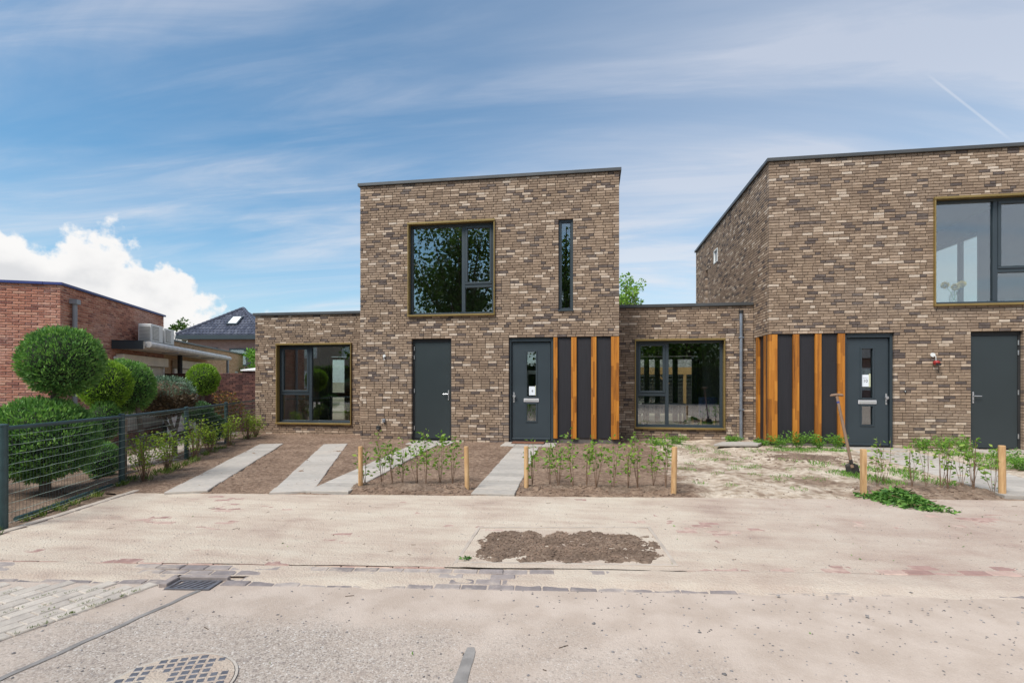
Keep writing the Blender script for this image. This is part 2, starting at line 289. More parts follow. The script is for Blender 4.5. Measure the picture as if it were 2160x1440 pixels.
# ------------------------------------------------------------------ object helpers
def tag(o, label=None, cat=None, group=None, kind=None):
    for k, v in (('label', label), ('category', cat), ('group', group), ('kind', kind)):
        if v: o[k] = v
    return o
def setparent(o, parent):
    if parent is not None:
        o.parent = parent
        if parent.type == 'EMPTY': o.matrix_parent_inverse = Matrix.Translation(-Vector(parent.location))
    return o
def thing(name, loc, label, cat, group=None):
    o = bpy.data.objects.new(name, None); o.empty_display_size = .2; o.location = loc; col.objects.link(o)
    return tag(o, label, cat, group)
def link(name, me, mt, parent=None):
    o = bpy.data.objects.new(name, me); col.objects.link(o)
    if mt and not me.materials: me.materials.append(mt)
    return setparent(o, parent)
class MB:
    def __init__(s): s.v = []; s.f = []; s.t = []
    def face(s, pts, t=.5):
        b = len(s.v); s.v += [tuple(p) for p in pts]; s.f.append(tuple(range(b, b+len(pts)))); s.t.append(t)
    def poly(s, verts, faces, t=.5):
        b = len(s.v); s.v += [tuple(p) for p in verts]
        for f in faces: s.f.append(tuple(b+i for i in f)); s.t.append(t)
    def box(s, x0, x1, y0, y1, z0, z1, t=.5, fr=None, ch=0.0):
        fn = fr or (lambda x, y, z: (x, y, z))
        if ch <= 0:
            P = [fn(x, y, z) for z in (z0, z1) for y in (y0, y1) for x in (x0, x1)]
            s.poly(P, [(0, 2, 3, 1), (4, 5, 7, 6), (0, 1, 5, 4), (2, 6, 7, 3), (0, 4, 6, 2), (1, 3, 7, 5)], t)
        else:
            c = ch; V = []
            for ax in range(3):
                pass
            lo = (x0, y0, z0); hi = (x1, y1, z1); idx = {}
            for sx in (0, 1):
                for sy in (0, 1):
                    for sz in (0, 1):
                        for ax in range(3):
                            p = []
                            for a, sg in enumerate((sx, sy, sz)):
                                e = hi[a] if sg else lo[a]
                                p.append(e if a == ax else (e-c if sg else e+c))
                            idx[(sx, sy, sz, ax)] = len(V); V.append(fn(*p))
            F = []
            for ax in range(3):
                o = [a for a in range(3) if a != ax]
                for sg in (0, 1):
                    q = []
                    for (u, v_) in ((0, 0), (1, 0), (1, 1), (0, 1)):
                        k = [0, 0, 0]; k[ax] = sg; k[o[0]] = u; k[o[1]] = v_; q.append(idx[(*k, ax)])
                    F.append(q)
            for ax in range(3):     # edges parallel to ax
                o = [a for a in range(3) if a != ax]
                for u in (0, 1):
                    for v_ in (0, 1):
                        k0 = [0, 0, 0]; k0[o[0]] = u; k0[o[1]] = v_; k1 = list(k0); k1[ax] = 1
                        F.append([idx[(*k0, o[0])], idx[(*k1, o[0])], idx[(*k1, o[1])], idx[(*k0, o[1])]])
            for sx in (0, 1):
                for sy in (0, 1):
                    for sz in (0, 1): F.append([idx[(sx, sy, sz, a)] for a in range(3)])
            s.poly(V, F, t)
    def tube(s, pts, rad, n=8, t=.5, cap=True):
        pts = [Vector(p) for p in pts]; k = len(pts)
        if not isinstance(rad, (list, tuple)): rad = [rad]*k
        b = len(s.v); up = None
        for i, p in enumerate(pts):
            d = (pts[min(i+1, k-1)]-pts[max(i-1, 0)]).normalized()
            if up is None:
                up = d.orthogonal().normalized()
            up = (up-d*up.dot(d)).normalized(); sd = d.cross(up)
            for j in range(n):
                a = 2*math.pi*j/n; s.v.append(tuple(p+(up*math.cos(a)+sd*math.sin(a))*rad[i]))
        for i in range(k-1):
            for j in range(n):
                s.f.append((b+i*n+j, b+i*n+(j+1) % n, b+(i+1)*n+(j+1) % n, b+(i+1)*n+j)); s.t.append(t)
        if cap:
            s.f.append(tuple(b+j for j in reversed(range(n)))); s.t.append(t)
            s.f.append(tuple(b+(k-1)*n+j for j in range(n))); s.t.append(t)
    def build(s, name, mt, parent=None, kind=None, smooth=False):
        me = bpy.data.meshes.new(name); me.from_pydata(s.v, [], s.f); me.validate()
        if len(me.polygons) == len(s.t):
            a = me.attributes.new('tone', 'FLOAT', 'FACE'); a.data.foreach_set('value', np.array(s.t, dtype=np.float32))
        if smooth: me.polygons.foreach_set('use_smooth', [True]*len(me.polygons))
        import bmesh
        bm = bmesh.new(); bm.from_mesh(me); bmesh.ops.recalc_face_normals(bm, faces=bm.faces[:]); bm.to_mesh(me); bm.free()
        o = link(name, me, mt, parent)
        if kind: o['kind'] = kind
        return o
def box1(name, mt, parent, *a, ch=0.0, fr=None, t=.5):
    b = MB(); b.box(*a, ch=ch, fr=fr, t=t); return b.build(name, mt, parent)

# ------------------------------------------------------------------ bricks
def brick_local(b, L, H, D, c=.0035, jit=0):
    """chamfered brick: front at y=0 (outward -y), open back at y=D"""
    h = L/2; z = H/2
    P = [(-h+c, 0, -z+c), (h-c, 0, -z+c), (h-c, 0, z-c), (-h+c, 0, z-c), (-h, c, -z), (h, c, -z), (h, c, z), (-h, c, z), (-h, D, -z), (h, D, -z), (h, D, z), (-h, D, z)]
    F = [(0, 1, 2, 3), (0, 4, 5, 1), (1, 5, 6, 2), (2, 6, 7, 3), (3, 7, 4, 0), (4, 8, 9, 5), (5, 9, 10, 6), (6, 10, 11, 7), (7, 11, 8, 4)]
    return P, F
BRCACHE = {}
def brick_mesh(L, H, D, mt):
    key = (round(L, 3), round(H, 4), round(D, 3), mt.name)
    if key not in BRCACHE:
        me = bpy.data.meshes.new('brick'); P, F = brick_local(None, L, H, D); me.from_pydata(P, [], F); me.materials.append(mt); BRCACHE[key] = me
    return BRCACHE[key]
class Wall:
    """a straight masonry wall: start (x,y), dir, length; outward normal = (dy,-dx)"""
    def __init__(s, start, d, L, z0, z1, op=(), T=.25, r0=.008, r1=.008, blo=0.0, bhi=0.0, bricks=True, bmin=0.0):
        s.st = start; s.d = d; s.nn = (d[1], -d[0]); s.L = L; s.z0 = z0; s.z1 = z1; s.op = list(op); s.T = T; s.r = (r0, r1); s.b = (blo, bhi); s.hasb = bricks; s.bmin = bmin
    def P(s, a, o, z):   # along, outward, height
        return (s.st[0]+s.d[0]*a+s.nn[0]*o, s.st[1]+s.d[1]*a+s.nn[1]*o, z)
    def core(s, name, mt, parent):
        e = .006; A0, A1 = s.r[0], s.L-s.r[1]
        ops = [(max(A0, a0-e), min(A1, a1+e), max(s.z0, z0-e), min(s.z1, z1+e)) for a0, a1, z0, z1 in s.op]
        A = sorted({A0, A1, *[v for o in ops for v in o[:2]]}); Z = sorted({s.z0, s.z1, *[v for o in ops for v in o[2:]]})
        full = {}
        for i in range(len(A)-1):
            for j in range(len(Z)-1):
                a = (A[i]+A[i+1])/2; z = (Z[j]+Z[j+1])/2
                full[i, j] = not any(o[0] < a < o[1] and o[2] < z < o[3] for o in ops)
        b = MB(); f, k = -.013, -s.T
        for (i, j), on in full.items():
            if not on: continue
            a0, a1, z0, z1 = A[i], A[i+1], Z[j], Z[j+1]
            b.face([s.P(a0, f, z0), s.P(a1, f, z0), s.P(a1, f, z1), s.P(a0, f, z1)])
            b.face([s.P(a0, k, z0), s.P(a0, k, z1), s.P(a1, k, z1), s.P(a1, k, z0)])
            if not full.get((i-1, j)): b.face([s.P(a0, f, z0), s.P(a0, f, z1), s.P(a0, k, z1), s.P(a0, k, z0)])
            if not full.get((i+1, j)): b.face([s.P(a1, f, z0), s.P(a1, k, z0), s.P(a1, k, z1), s.P(a1, f, z1)])
            if not full.get((i, j-1)): b.face([s.P(a0, f, z0), s.P(a0, k, z0), s.P(a1, k, z0), s.P(a1, f, z0)])
            if not full.get((i, j+1)): b.face([s.P(a0, f, z1), s.P(a1, f, z1), s.P(a1, k, z1), s.P(a0, k, z1)])
        s.obj = b.build(name, mt, parent); return s.obj
    def bricks(s, p, BL, joint, rnd, bond='wild', tonef=None):
        out = []
        if not s.hasb: return out
        k0 = int(round(s.z0/p)); k1 = int(round(s.z1/p)); last_off = None
        for k in range(k0, k1):
            zc = (k+.5)*p
            if zc < s.bmin: continue
            segs = [(s.b[0], s.L-s.b[1])]
            for a0, a1, z0, z1 in s.op:
                if z0 < zc < z1:
                    ns = []
                    for q0, q1 in segs:
                        if a1 <= q0 or a0 >= q1: ns.append((q0, q1)); continue
                        if a0 > q0: ns.append((q0, a0))
                        if a1 < q1: ns.append((a1, q1))
                    segs = ns
            for q0, q1 in segs:
                a = q0
                opt = [v for v in (1.0, .5, .75, .3) if v != last_off]; first = rnd.choice(opt) if bond == 'wild' else (1.0 if k % 2 else .5); last_off = first
                nb = True
                while a < q1-.02:
                    l = BL*first if nb else (BL if rnd.random() > (.22 if bond == 'wild' else .0) else BL*.5)
                    nb = False
                    if q1-(a+l) < BL*.3: l = q1-a if q1-a < BL*1.15 else (q1-a)*.5
                    e = min(q1, a+l)
                    t = tonef(rnd) if tonef else rnd.random()
                    out.append((s, a+joint*.5*(a > q0), e-joint*.5*(e < q1), k*p+joint/2, (k+1)*p-joint/2, rnd.uniform(-.002, .0025), t))
                    a = e
        return out
def lay(walls, p, BL, joint, mt, seed, n_single=300, D=.1, bond='wild', tonef=None):
    rnd = random.Random(seed); allb = []
    for wl in walls: allb += wl.bricks(p, BL, joint, rnd, bond, tonef)
    C = Vector((0, 0, 1.33))
    def size(b):
        wl, a0, a1, z0, z1 = b[:5]; c = Vector(wl.P((a0+a1)/2, 0, (z0+z1)/2)); v = C-c; dd = v.length
        fc = (v.x*wl.nn[0]+v.y*wl.nn[1])/dd
        if fc <= .05: return 0
        cx = -math.sin(R(YAW)); cy = math.cos(R(YAW)); dep = c.x*cx+c.y*cy; lat = c.x*cy-c.y*cx
        if abs(lat/dep) > .985: return 0
        return (a1-a0)*(z1-z0)*fc/dd**2
    order = sorted(range(len(allb)), key=lambda i: -size(allb[i])); single = set(order[:n_single])
    mbs = {}
    for i, (wl, a0, a1, z0, z1, pr, t) in enumerate(allb):
        if i in single:
            me = brick_mesh(a1-a0, z1-z0, D, mt); o = bpy.data.objects.new('brick', me); col.objects.link(o)
            o.parent = wl.obj; o.location = wl.P((a0+a1)/2, pr, (z0+z1)/2); o.rotation_euler = (0, 0, math.atan2(wl.d[1], wl.d[0])); o['tone'] = t
        else:
            b = mbs.setdefault(id(wl), (wl, MB()))[1]
            P, F = brick_local(None, a1-a0, z1-z0, D); ac = (a0+a1)/2; zc = (z0+z1)/2
            sk = (t*7919 % 1-.5)*.002
            b.poly([wl.P(ac+x, pr-y+sk*(x/(a1-a0)), zc+z) for x, y, z in P], F, t)
    for wl, b in mbs.values(): b.build('brick', mt, wl.obj, 'stuff')

# ------------------------------------------------------------------ foliage helpers
def leaves(name, pos, dr, ln, wd, mt, parent=None, tn=None, droop=.0, kind=None, fold=.18):
    pos = np.asarray(pos, float); n = len(pos); dr = np.asarray(dr, float)
    dr = dr/np.maximum(np.linalg.norm(dr, axis=1, keepdims=True), 1e-6)
    rv = rng.normal(size=(n, 3)); sd = np.cross(dr, rv); sd /= np.maximum(np.linalg.norm(sd, axis=1, keepdims=True), 1e-6)
    nn = np.cross(sd, dr); ln = np.broadcast_to(np.asarray(ln, float).reshape(-1, 1), (n, 1)); wd = np.broadcast_to(np.asarray(wd, float).reshape(-1, 1), (n, 1))
    v = np.empty((n, 4, 3)); v[:, 0] = pos; mid = pos+dr*ln*.45+nn*wd*fold
    v[:, 1] = mid+sd*wd*.5; v[:, 3] = mid-sd*wd*.5; v[:, 2] = pos+dr*ln; v[:, 2, 2] -= (droop*ln[:, 0])
    me = bpy.data.meshes.new(name); me.vertices.add(n*4); me.vertices.foreach_set('co', v.reshape(-1).astype(np.float32))
    me.loops.add(n*6); base = np.arange(n)[:, None]*4
    me.loops.foreach_set('vertex_index', (base+np.array([0, 1, 2, 0, 2, 3])).reshape(-1).astype(np.int32))
    me.polygons.add(n*2); me.polygons.foreach_set('loop_start', (np.arange(n*2)*3).astype(np.int32))
    me.update(calc_edges=True)
    a = me.attributes.new('tone', 'FLOAT', 'FACE'); tn = rng.random(n) if tn is None else np.asarray(tn)
    a.data.foreach_set('value', np.repeat(np.clip(tn, 0, 1), 2).astype(np.float32))
    o = link(name, me, mt, parent)
    if kind: o['kind'] = kind
    return o
def sphere_pts(n, top=-1.0):
    v = rng.normal(size=(n*3, 3)); v /= np.linalg.norm(v, axis=1, keepdims=True); v = v[v[:, 2] > top][:n]; return v
def blob(name, c, r, mt, parent, seed=0, amp=.06, nu=20, nv=12):
    b = MB(); c = Vector(c); V = []; 
    for j in range(nv+1):
        th = math.pi*j/nv
        for i in range(nu):
            ph = 2*math.pi*i/nu; d = Vector((math.sin(th)*math.cos(ph), math.sin(th)*math.sin(ph), math.cos(th)))
            k = 1+amp*noise.noise(d*2.5+Vector((seed, 0, 0)))
            V.append((c.x+d.x*r[0]*k, c.y+d.y*r[1]*k, c.z+d.z*r[2]*k))
    F = [(j*nu+i, j*nu+(i+1) % nu, (j+1)*nu+(i+1) % nu, (j+1)*nu+i) for j in range(nv) for i in range(nu)]
    b.poly(V, F); return b.build(name, mt, parent, smooth=True)

# ================================================================== GROUND AND PAVING
F_ = 11.04; WY = 12.04
def Eline(x): return 6.02+.113*x          # parking edge / garden front
def Gline(x): return 3.70+.112*x          # gutter
def sheet(name, xs, ys, zf, mt, keep=None, kind='structure', parent=None):
    nx, ny = len(xs), len(ys); V = [(x, y, zf(x, y)) for y in ys for x in xs]
    F = []
    for j in range(ny-1):
        for i in range(nx-1):
            if keep is None or keep((xs[i]+xs[i+1])/2, (ys[j]+ys[j+1])/2): F.append((j*nx+i, j*nx+i+1, (j+1)*nx+i+1, (j+1)*nx+i))
    me = bpy.data.meshes.new(name); me.from_pydata(V, [], F); me.polygons.foreach_set('use_smooth', [True]*len(F))
    o = link(name, me, mt, parent); o['kind'] = kind; return o
LS = lambda a, b, n: [a+(b-a)*i/(n-1) for i in range(n)]
sheet('ground', [-900, -60, -20, 0, 20, 60, 900], [-900, -60, -20, 8, 30, 80, 900], lambda x, y: -.09, M('ground'))
# road in the street's own direction
SD = Vector((1, .112, 0)).normalized(); SN = Vector((-SD.y, SD.x, 0))
def S2(a, b, z=0.0):  # street frame: a along, b across from gutter line (negative = toward road)
    p = Vector((0, 3.70, 0))+SD*a+SN*b; return (p.x, p.y, z)
b = MB(); na, nb_ = 90, 40
A_ = LS(-28, 28, na); B_ = [-14+13.74*(i/(nb_-1))**.45 for i in range(nb_)]
def roadz(x, y): return -.02+.004*noise.noise(Vector((x*.5, y*.6, 0)))
V = [(lambda p: (p[0], p[1], roadz(p[0], p[1])))(S2(a, q)) for q in B_ for a in A_]
b.poly(V, [(j*na+i, j*na+i+1, (j+1)*na+i+1, (j+1)*na+i) for j in range(nb_-1) for i in range(na-1)])
road = b.build('road', M('road'), None, 'structure', True)
# tar seams lying on the road
def strip(name, pts, wd, mt, parent, z=-.004):
    b = MB(); L = []
    for i, p in enumerate(pts):
        q = Vector(pts[min(i+1, len(pts)-1)])-Vector(pts[max(i-1, 0)]); q = Vector((-q.y, q.x)).normalized()
        w0 = wd[i] if isinstance(wd, list) else wd*(1+.18*noise.noise(Vector((i*1.7, wd*50, 3))))
        z = roadz(p[0], p[1])+.0035; L.append([(p[0]+q.x*w0/2, p[1]+q.y*w0/2, z), (p[0]-q.x*w0/2, p[1]-q.y*w0/2, z)])
    for i in range(len(L)-1): b.face([L[i][0], L[i][1], L[i+1][1], L[i+1][0]])
    return b.build(name, mt, parent)
strip('tar_seam', [(-2.72+.014*i+.006*math.sin(i*2.1), 1.5+.1*i) for i in range(16)], .034, M('tar'), road)
strip('tar_seam', [(-.555-.004*i, 1.75+.07*i) for i in range(12)]+[(-.606, 2.56)], [.062, .064, .06, .066, .06, .068, .062, .066, .06, .056, .058, .05, .035], M('tar'), road)

# gutter of dark pavers
PV = {}
def paver_mesh(l, w_, h, mt, key):
    k = (round(l, 3), round(w_, 3), key)
    if k not in PV:
        b = MB(); c = .006
        P = [(-l/2, -w_/2, -h), (l/2, -w_/2, -h), (l/2, w_/2, -h), (-l/2, w_/2, -h), (-l/2, -w_/2, -c), (l/2, -w_/2, -c), (l/2, w_/2, -c), (-l/2, w_/2, -c), (-l/2+c, -w_/2+c, 0), (l/2-c, -w_/2+c, 0), (l/2-c, w_/2-c, 0), (-l/2+c, w_/2-c, 0)]
        me = bpy.data.meshes.new('paver'); me.from_pydata(P, [], [(0, 1, 5, 4), (1, 2, 6, 5), (2, 3, 7, 6), (3, 0, 4, 7), (4, 5, 9, 8), (5, 6, 10, 9), (6, 7, 11, 10), (7, 4, 8, 11), (8, 9, 10, 11)])
        me.materials.append(mt); PV[k] = me
    return PV[k]
def put_paver(me, loc, rz, parent, t, name='paver', tilt=.0):
    o = bpy.data.objects.new(name, me); col.objects.link(o); o.parent = parent; o.location = loc
    o.rotation_euler = (random.uniform(-tilt, tilt), random.uniform(-tilt, tilt), rz); o['tone'] = t; return o
def paver_add(b, me, loc, rz, t):
    c, s_ = math.cos(rz), math.sin(rz)
    b.poly([(loc[0]+v.co.x*c-v.co.y*s_, loc[1]+v.co.x*s_+v.co.y*c, loc[2]+v.co.z) for v in me.vertices], [tuple(p.vertices) for p in me.polygons], t)
RZ = math.atan2(SD.y, SD.x)
b = MB(); V = [S2(a, q, -.03) for a, q in ((-9, -.34), (9, -.34), (9, .0), (-9, .0))]; b.poly(V, [(0, 1, 2, 3)]); gut = b.build('gutter_bed', M('sand'), None, 'structure')
me_g = paver_mesh(.172, .078, .05, M('grey_paver'), 'grey')
for r_ in range(4):
    for i in range(-33, 34):
        a = i*.178+(.089 if r_ % 2 else 0)+random.uniform(-.004, .004); q = -.045-.083*r_
        x, y, z = S2(a, q)
        if -2.84 < x < -2.36 and r_ >= 2: continue
        z = -.006+random.uniform(-.004, .003)+(.004 if r_ == 0 else -.003*r_)
        put_paver(me_g, (x, y, z), RZ+random.uniform(-.012, .012), gut, random.random(), tilt=.012)
# red paver parking bay, most of it under blown sand
park = sheet('parking_bay', [-9, 10], [2.5, 8], lambda x, y: -.05, M('sand'))
PB = Vector((-.18, 3.9+.35, 0))      # planter centre is left open
me_r = paver_mesh(.186, .089, .05, M('red_paver'), 'red'); lst = []
def in_bed(x, y): return -.98 < x < .60 and 3.66+.112*x < y < 4.66+.15*x
for r_ in range(27):
    for i in range(-38, 46):
        a = i*.19+(.095 if r_ % 2 else 0); q = .05+.0925*r_; x, y, z = S2(a, q)
        lf = -5.1-.18*(y-3.8)
        if x < lf or x > 7.2 or in_bed(x, y) or y > Eline(x)-.05: continue
        lst.append((x, y, random.uniform(-.007, .001)+(.002 if r_ == 0 else 0), RZ+random.uniform(-.01, .01), random.random()))
cy, sy = math.cos(R(YAW)), math.sin(R(YAW))
def vis(x, y):
    dep = -x*sy+y*cy; lat = x*cy+y*sy
    return 1/dep if abs(lat/dep) < 1.0 else 0
lst.sort(key=lambda q: -vis(q[0], q[1])); b = MB()
for i, (x, y, z, rz, t) in enumerate(lst):
    if i < 300: put_paver(me_r, (x, y, z), rz, park, t, tilt=.01)
    else: paver_add(b, me_r, (x, y, z), rz, t)
b.build('paver', M('red_paver'), park, 'stuff')
def nz(x, y, s_, o=0.0): return noise.noise(Vector((x*s_, y*s_, o)))
def sandz(x, y):
    n_ = .55*nz(x*.6, y*1.6, 1.1, 2)+.3*nz(x, y*1.8, 2.7, 5)+.22*nz(x, y*1.4, 7, 9)
    q = (y-Gline(x))
    z = .0035+.011*n_
    if q < .16: z -= .009*(1-q/.16)*max(0, min(1, .5+1.6*nz(x, 0, .9, 3)))*(1 if x < -.9 else .45)
    if x < -2.0: z -= .001
    if x > .6: z -= .0015*min(1, (x-.6)/.6)*(1.0 if y-Gline(x) < 1.7 else .0)
    return z+.0018*nz(x, y, 22, 1)
xs = LS(-5.75, 7.2, 300); V = []; Fc = []; nyy = 76
for j in range(nyy):
    for i, x in enumerate(xs):
        f = j/(nyy-1); y0_ = Gline(x)+.012; y1_ = Eline(x)+.02; y = y0_+(y1_-y0_)*f; V.append((x, y, sandz(x, y)))
nx = len(xs)
for j in range(nyy-1):
    for i in range(nx-1):
        x = (xs[i]+xs[i+1])/2; y = V[j*nx+i][1]
        if x > -5.08-.22*(y-3.8): Fc.append((j*nx+i, j*nx+i+1, (j+1)*nx+i+1, (j+1)*nx+i))
me = bpy.data.meshes.new('sand'); me.from_pydata(V, [], Fc); me.polygons.foreach_set('use_smooth', [True]*len(Fc)); o = link('blown_sand', me, M('sand'), None)
tag(o, 'pale sand blown over the red paver parking bay', 'sand', None, 'stuff')
# sand drifting over the gutter
V = []; Fc = []; xs = LS(-5.6, 7.0, 260); nyy = 18
for j in range(nyy):
    for x in xs:
        y = Gline(x)+.013-.42*j/(nyy-1); q = j/(nyy-1)
        z = -.013+.013*nz(x*.7, y*1.5, 1.5, 4)+.008*nz(x, y, 6, 7)+.002*nz(x, y, 20, 2)
        z += .004+.012*max(0, min(1, (x+.8)/1.2)) if x > -.8 else (.005 if x > -3.2 else .012)
        z -= .035*max(0, (q-.6)/.4)
        if j == 0: z = min(z, sandz(x, y+.001)-.006)
        V.append((x, y, z))
nx = len(xs)
for j in range(nyy-1):
    for i in range(nx-1):
        x = (xs[i]+xs[i+1])/2; y = V[j*nx+i][1]
        if -2.85 < x < -2.35 and y < Gline(x)-.18: continue
        Fc.append((j*nx+i, j*nx+i+1, (j+1)*nx+i+1, (j+1)*nx+i))
me = bpy.data.meshes.new('sand'); me.from_pydata(V, [], Fc); me.polygons.foreach_set('use_smooth', [True]*len(Fc)); o = link('gutter_sand', me, M('sand'), None)
tag(o, 'thin sand washed along the dark paver gutter', 'sand', None, 'stuff')

# pavement of pale pavers with grass in the joints, beside the road
swk = sheet('pavement', [-9, -2.9], [.5, 3.2], lambda x, y: -.05, M('sand'))
me_p = paver_mesh(.183, .086, .05, M('pale_paver'), 'pale'); lst = []
SA = math.atan2(2.93-2.248, -2.865+3.038)   # edge direction of the pavement
ex = Vector((math.cos(SA), math.sin(SA), 0)); ey = Vector((-ex.y, ex.x, 0))
for r_ in range(22):
    for i in range(-8, 8):
        p = Vector((-2.865, 2.93, 0))+ex*(i*.188+(.094 if r_ % 2 else 0)-.55)+ey*(.05+r_*.0905)
        if p.y > Gline(p.x)-.40 or p.y < 1.2: continue
        put_paver(me_p, (p.x, p.y, -.0105+random.uniform(-.003, .003)), SA+random.uniform(-.01, .01), swk, random.random(), tilt=.008)
# concrete edging between parking bay and neighbour's fence
edg = MB()
for k in range(9):
    y0_ = 3.3+.25*k
    def ef(u, v_, z, y0_=y0_): 
        y = y0_+v_; return (-5.12-.2*(y-3.8)+u-.02*nz(0, y, 1.0), y, z)
    edg.box(-.05, .03, 0, .246, -.05, .012+.003*(k % 2), ch=.005, fr=ef)
tag(edg.build('edging_kerb', M('concrete_edge'), None), None, None, None, 'structure')

# front garden
def garden_keep(x, y): return y > Eline(x) and x > -5.25-.403*(y-4.2)-.6
def gz(x, y):
    e = y-Eline(x)
    z = .012*nz(x, y, 2.2)+.008*nz(x, y, 6.5, 3)+.011*nz(x, y, 13, 8)+.006*nz(x, y, 31, 8)
    up = min(1, max(0, e/.25)); z += .018*up
    mr = math.exp(-((e-.33)/.16)**2)
    if -2.9 < x < -1.5 or -.85 < x < 1.0 or 3.1 < x < 4.6: z += mr*(.035+.04*max(0, nz(x, y, 5, 4)))
    if x > 1.0:
        z += .03*min(1, (x-1)/.6)*min(1, e/1.2)
        z += .05*math.exp(-(((x-3.45)/.72)**2+((y-9.15)/.5)**2))
        for rx in (1.45+.10*(y-6.3), 2.95-.13*(y-6.5)):
            z -= .03*math.exp(-((x-rx)/.16)**2)
    # left open strip below the paths
    if e < .02: z = min(z, -.004)
    return z
XG = LS(-9.6, 9.6, 480); YG = LS(5.0, 12.4, 230)
sheet('garden_soil', XG, YG, lambda x, y: gz(x, y) if garden_keep(x, y) else -.045, M('soil'), keep=lambda x, y: garden_keep(x, y) and not (y > 12.3))
# neighbour's planted garden soil
sheet('neighbour_garden', LS(-13, -4.9, 70), LS(3.3, 12.4, 80), lambda x, y: .0+.012*nz(x, y, 3)+.008*nz(x, y, 9, 2)-.02, M('dark_soil'), keep=lambda x, y: x < -5.12-.24*(y-3.8) and not (garden_keep(x, y) and x > -5.26-.403*(y-3.92)))
# slab paths
def path(name, c0, c1, wd, step, nslab=None, top=.032, label=None):
    c0 = Vector((c0[0], c0[1], 0)); c1 = Vector((c1[0], c1[1], 0)); d = (c1-c0); L = d.length; d.normalize()
    st = sheet(name, [min(c0.x, c1.x)-.1, max(c0.x, c1.x)+.1], [c0.y+.1, c1.y-.1], lambda x, y: -.03, M('sand'))
    n_ = int(L/step); rz = math.atan2(d.y, d.x)
    mesh = paver_mesh(step-.006, wd, .06, M('concrete_slab'), 'slab')
    for i in range(n_):
        p = c0+d*(i+.5)*step
        o = put_paver(mesh, (p.x+random.uniform(-.006, .006), p.y, top+random.uniform(-.003, .003)), rz, st, random.random(), 'slab', .004)
    return st
path('driveway_path', (-4.76, 5.48), (-6.66, 10.0), .46, .27)
path('driveway_path', (-3.52, 5.66), (-5.42, 10.42), .48, .27, top=.029)
path('garden_path', (-3.10, 5.72), (-3.42, 10.35), .52, .27, top=.035)
path('garden_path', (-1.14, 5.92), (-1.30, 10.35), .51, .27)
path('garden_path', (5.12, 6.60), (5.30, 10.62), 1.0, .27, top=.055)
def slabrow(name, x0, x1, y0, y1, n_, z=.036):
    st = sheet(name, [x0+.02, x1-.02], [y0+.02, y1-.02], lambda x, y: -.02, M('sand'))
    wd = (x1-x0)/n_
    for i in range(n_): put_paver(paver_mesh(wd-.005, y1-y0, .06, M('concrete_slab'), 'step'), (x0+wd*(i+.5), (y0+y1)/2, z+random.uniform(-.002, .002)), 0, st, random.random(), 'slab', .003)
slabrow('door_step', -3.86, -2.93, 10.36, 10.98, 3)
slabrow('door_step', -1.84, -.72, 10.36, 10.98, 4)
slabrow('door_step', 4.75, 5.86, 10.64, 10.98, 3, .058)
slabrow('door_step', 7.0, 8.2, 10.45, 10.98, 4, .055)

# ------------------------------------------------------------------ clods, stones, bits of debris
ICO = None
def pebbles(name, pts, mt, parent=None, kind='stuff', label=None, cat=None, flat=.6):
    b = MB()
    base = [Vector(v) for v in ((0, 0, 1), (.9, 0, .3), (.28, .85, .3), (-.72, .52, .3), (-.72, -.52, .3), (.28, -.85, .3), (.72, .52, -.3), (-.28, .85, -.3), (-.9, 0, -.3), (-.28, -.85, -.3), (.72, -.52, -.3))]
    FF = [(0, 1, 2), (0, 2, 3), (0, 3, 4), (0, 4, 5), (0, 5, 1), (1, 6, 2), (2, 6, 7), (2, 7, 3), (3, 7, 8), (3, 8, 4), (4, 8, 9), (4, 9, 5), (5, 9, 10), (5, 10, 1), (1, 10, 6)]
    for x, y, z, r in pts:
        a = random.uniform(0, 6.28); c, s_ = math.cos(a), math.sin(a); ex_ = random.uniform(.7, 1.4)
        V = []
        for v in base:
            k = r*random.uniform(.75, 1.2); V.append((x+(v.x*c*ex_-v.y*s_)*k, y+(v.x*s_*ex_+v.y*c)*k, z+v.z*k*flat))
        b.poly(V, FF, random.random())
    o = b.build(name, mt, parent, kind)
    return tag(o, label, cat)
U = random.uniform
pts = []
for _ in range(6500):
    x = U(-7, 4.6); y = U(5.2, 11.2)
    if not garden_keep(x, y) or x < -5.2-.403*(y-4.2): continue
    if x > 1.2 and random.random() < .6: continue
    r = U(.004, .012)*(1.6 if random.random() < .1 else 1)
    pts.append((x, y, gz(x, y)+r*.2, r))
for _ in range(900):
    x = random.choice((U(-2.9, -1.45), U(-.85, 1.15), U(3.1, 4.6))); y = Eline(x)+random.gauss(.3, .14)
    if y < Eline(x)+.02: continue
    r = U(.006, .022); pts.append((x, y, gz(x, y)+r*.2, r))
for _ in range(380):
    a = U(0, 6.28); q = abs(random.gauss(0, .55)); x = 3.45+math.cos(a)*q*.78; y = 9.12+math.sin(a)*q*.5
    r = U(.008, .028); pts.append((x, y, gz(x, y)+r*.25, r))
pebbles('soil_clods', pts, M('clod'), label='brown soil clods scattered over the bare front garden', cat='soil clods')
pts = []
for _ in range(2800):
    a = U(-5, 6); q = U(-2.4, -.3); x, y, z = S2(a, q)
    if y < 1.2: continue
    if a < -.5 and random.random() < .55: continue
    pts.append((x, y, roadz(x, y)+.001, U(.0025, .0075)*(1.7 if random.random() < .06 else 1)))
for _ in range(70):
    a = U(.8, 4.5); q = U(-.7, -.02); x, y, z = S2(a, q); pts.append((x, y, -.006, U(.004, .010)))
for _ in range(2200):
    a = U(-5, 6); q = U(.0, 2.3); x, y, z = S2(a, q)
    if x < -5 or in_bed(x, y): continue
    pts.append((x, y, sandz(x, y)+.001, U(.0018, .005)*(1.6 if random.random() < .08 else 1)))
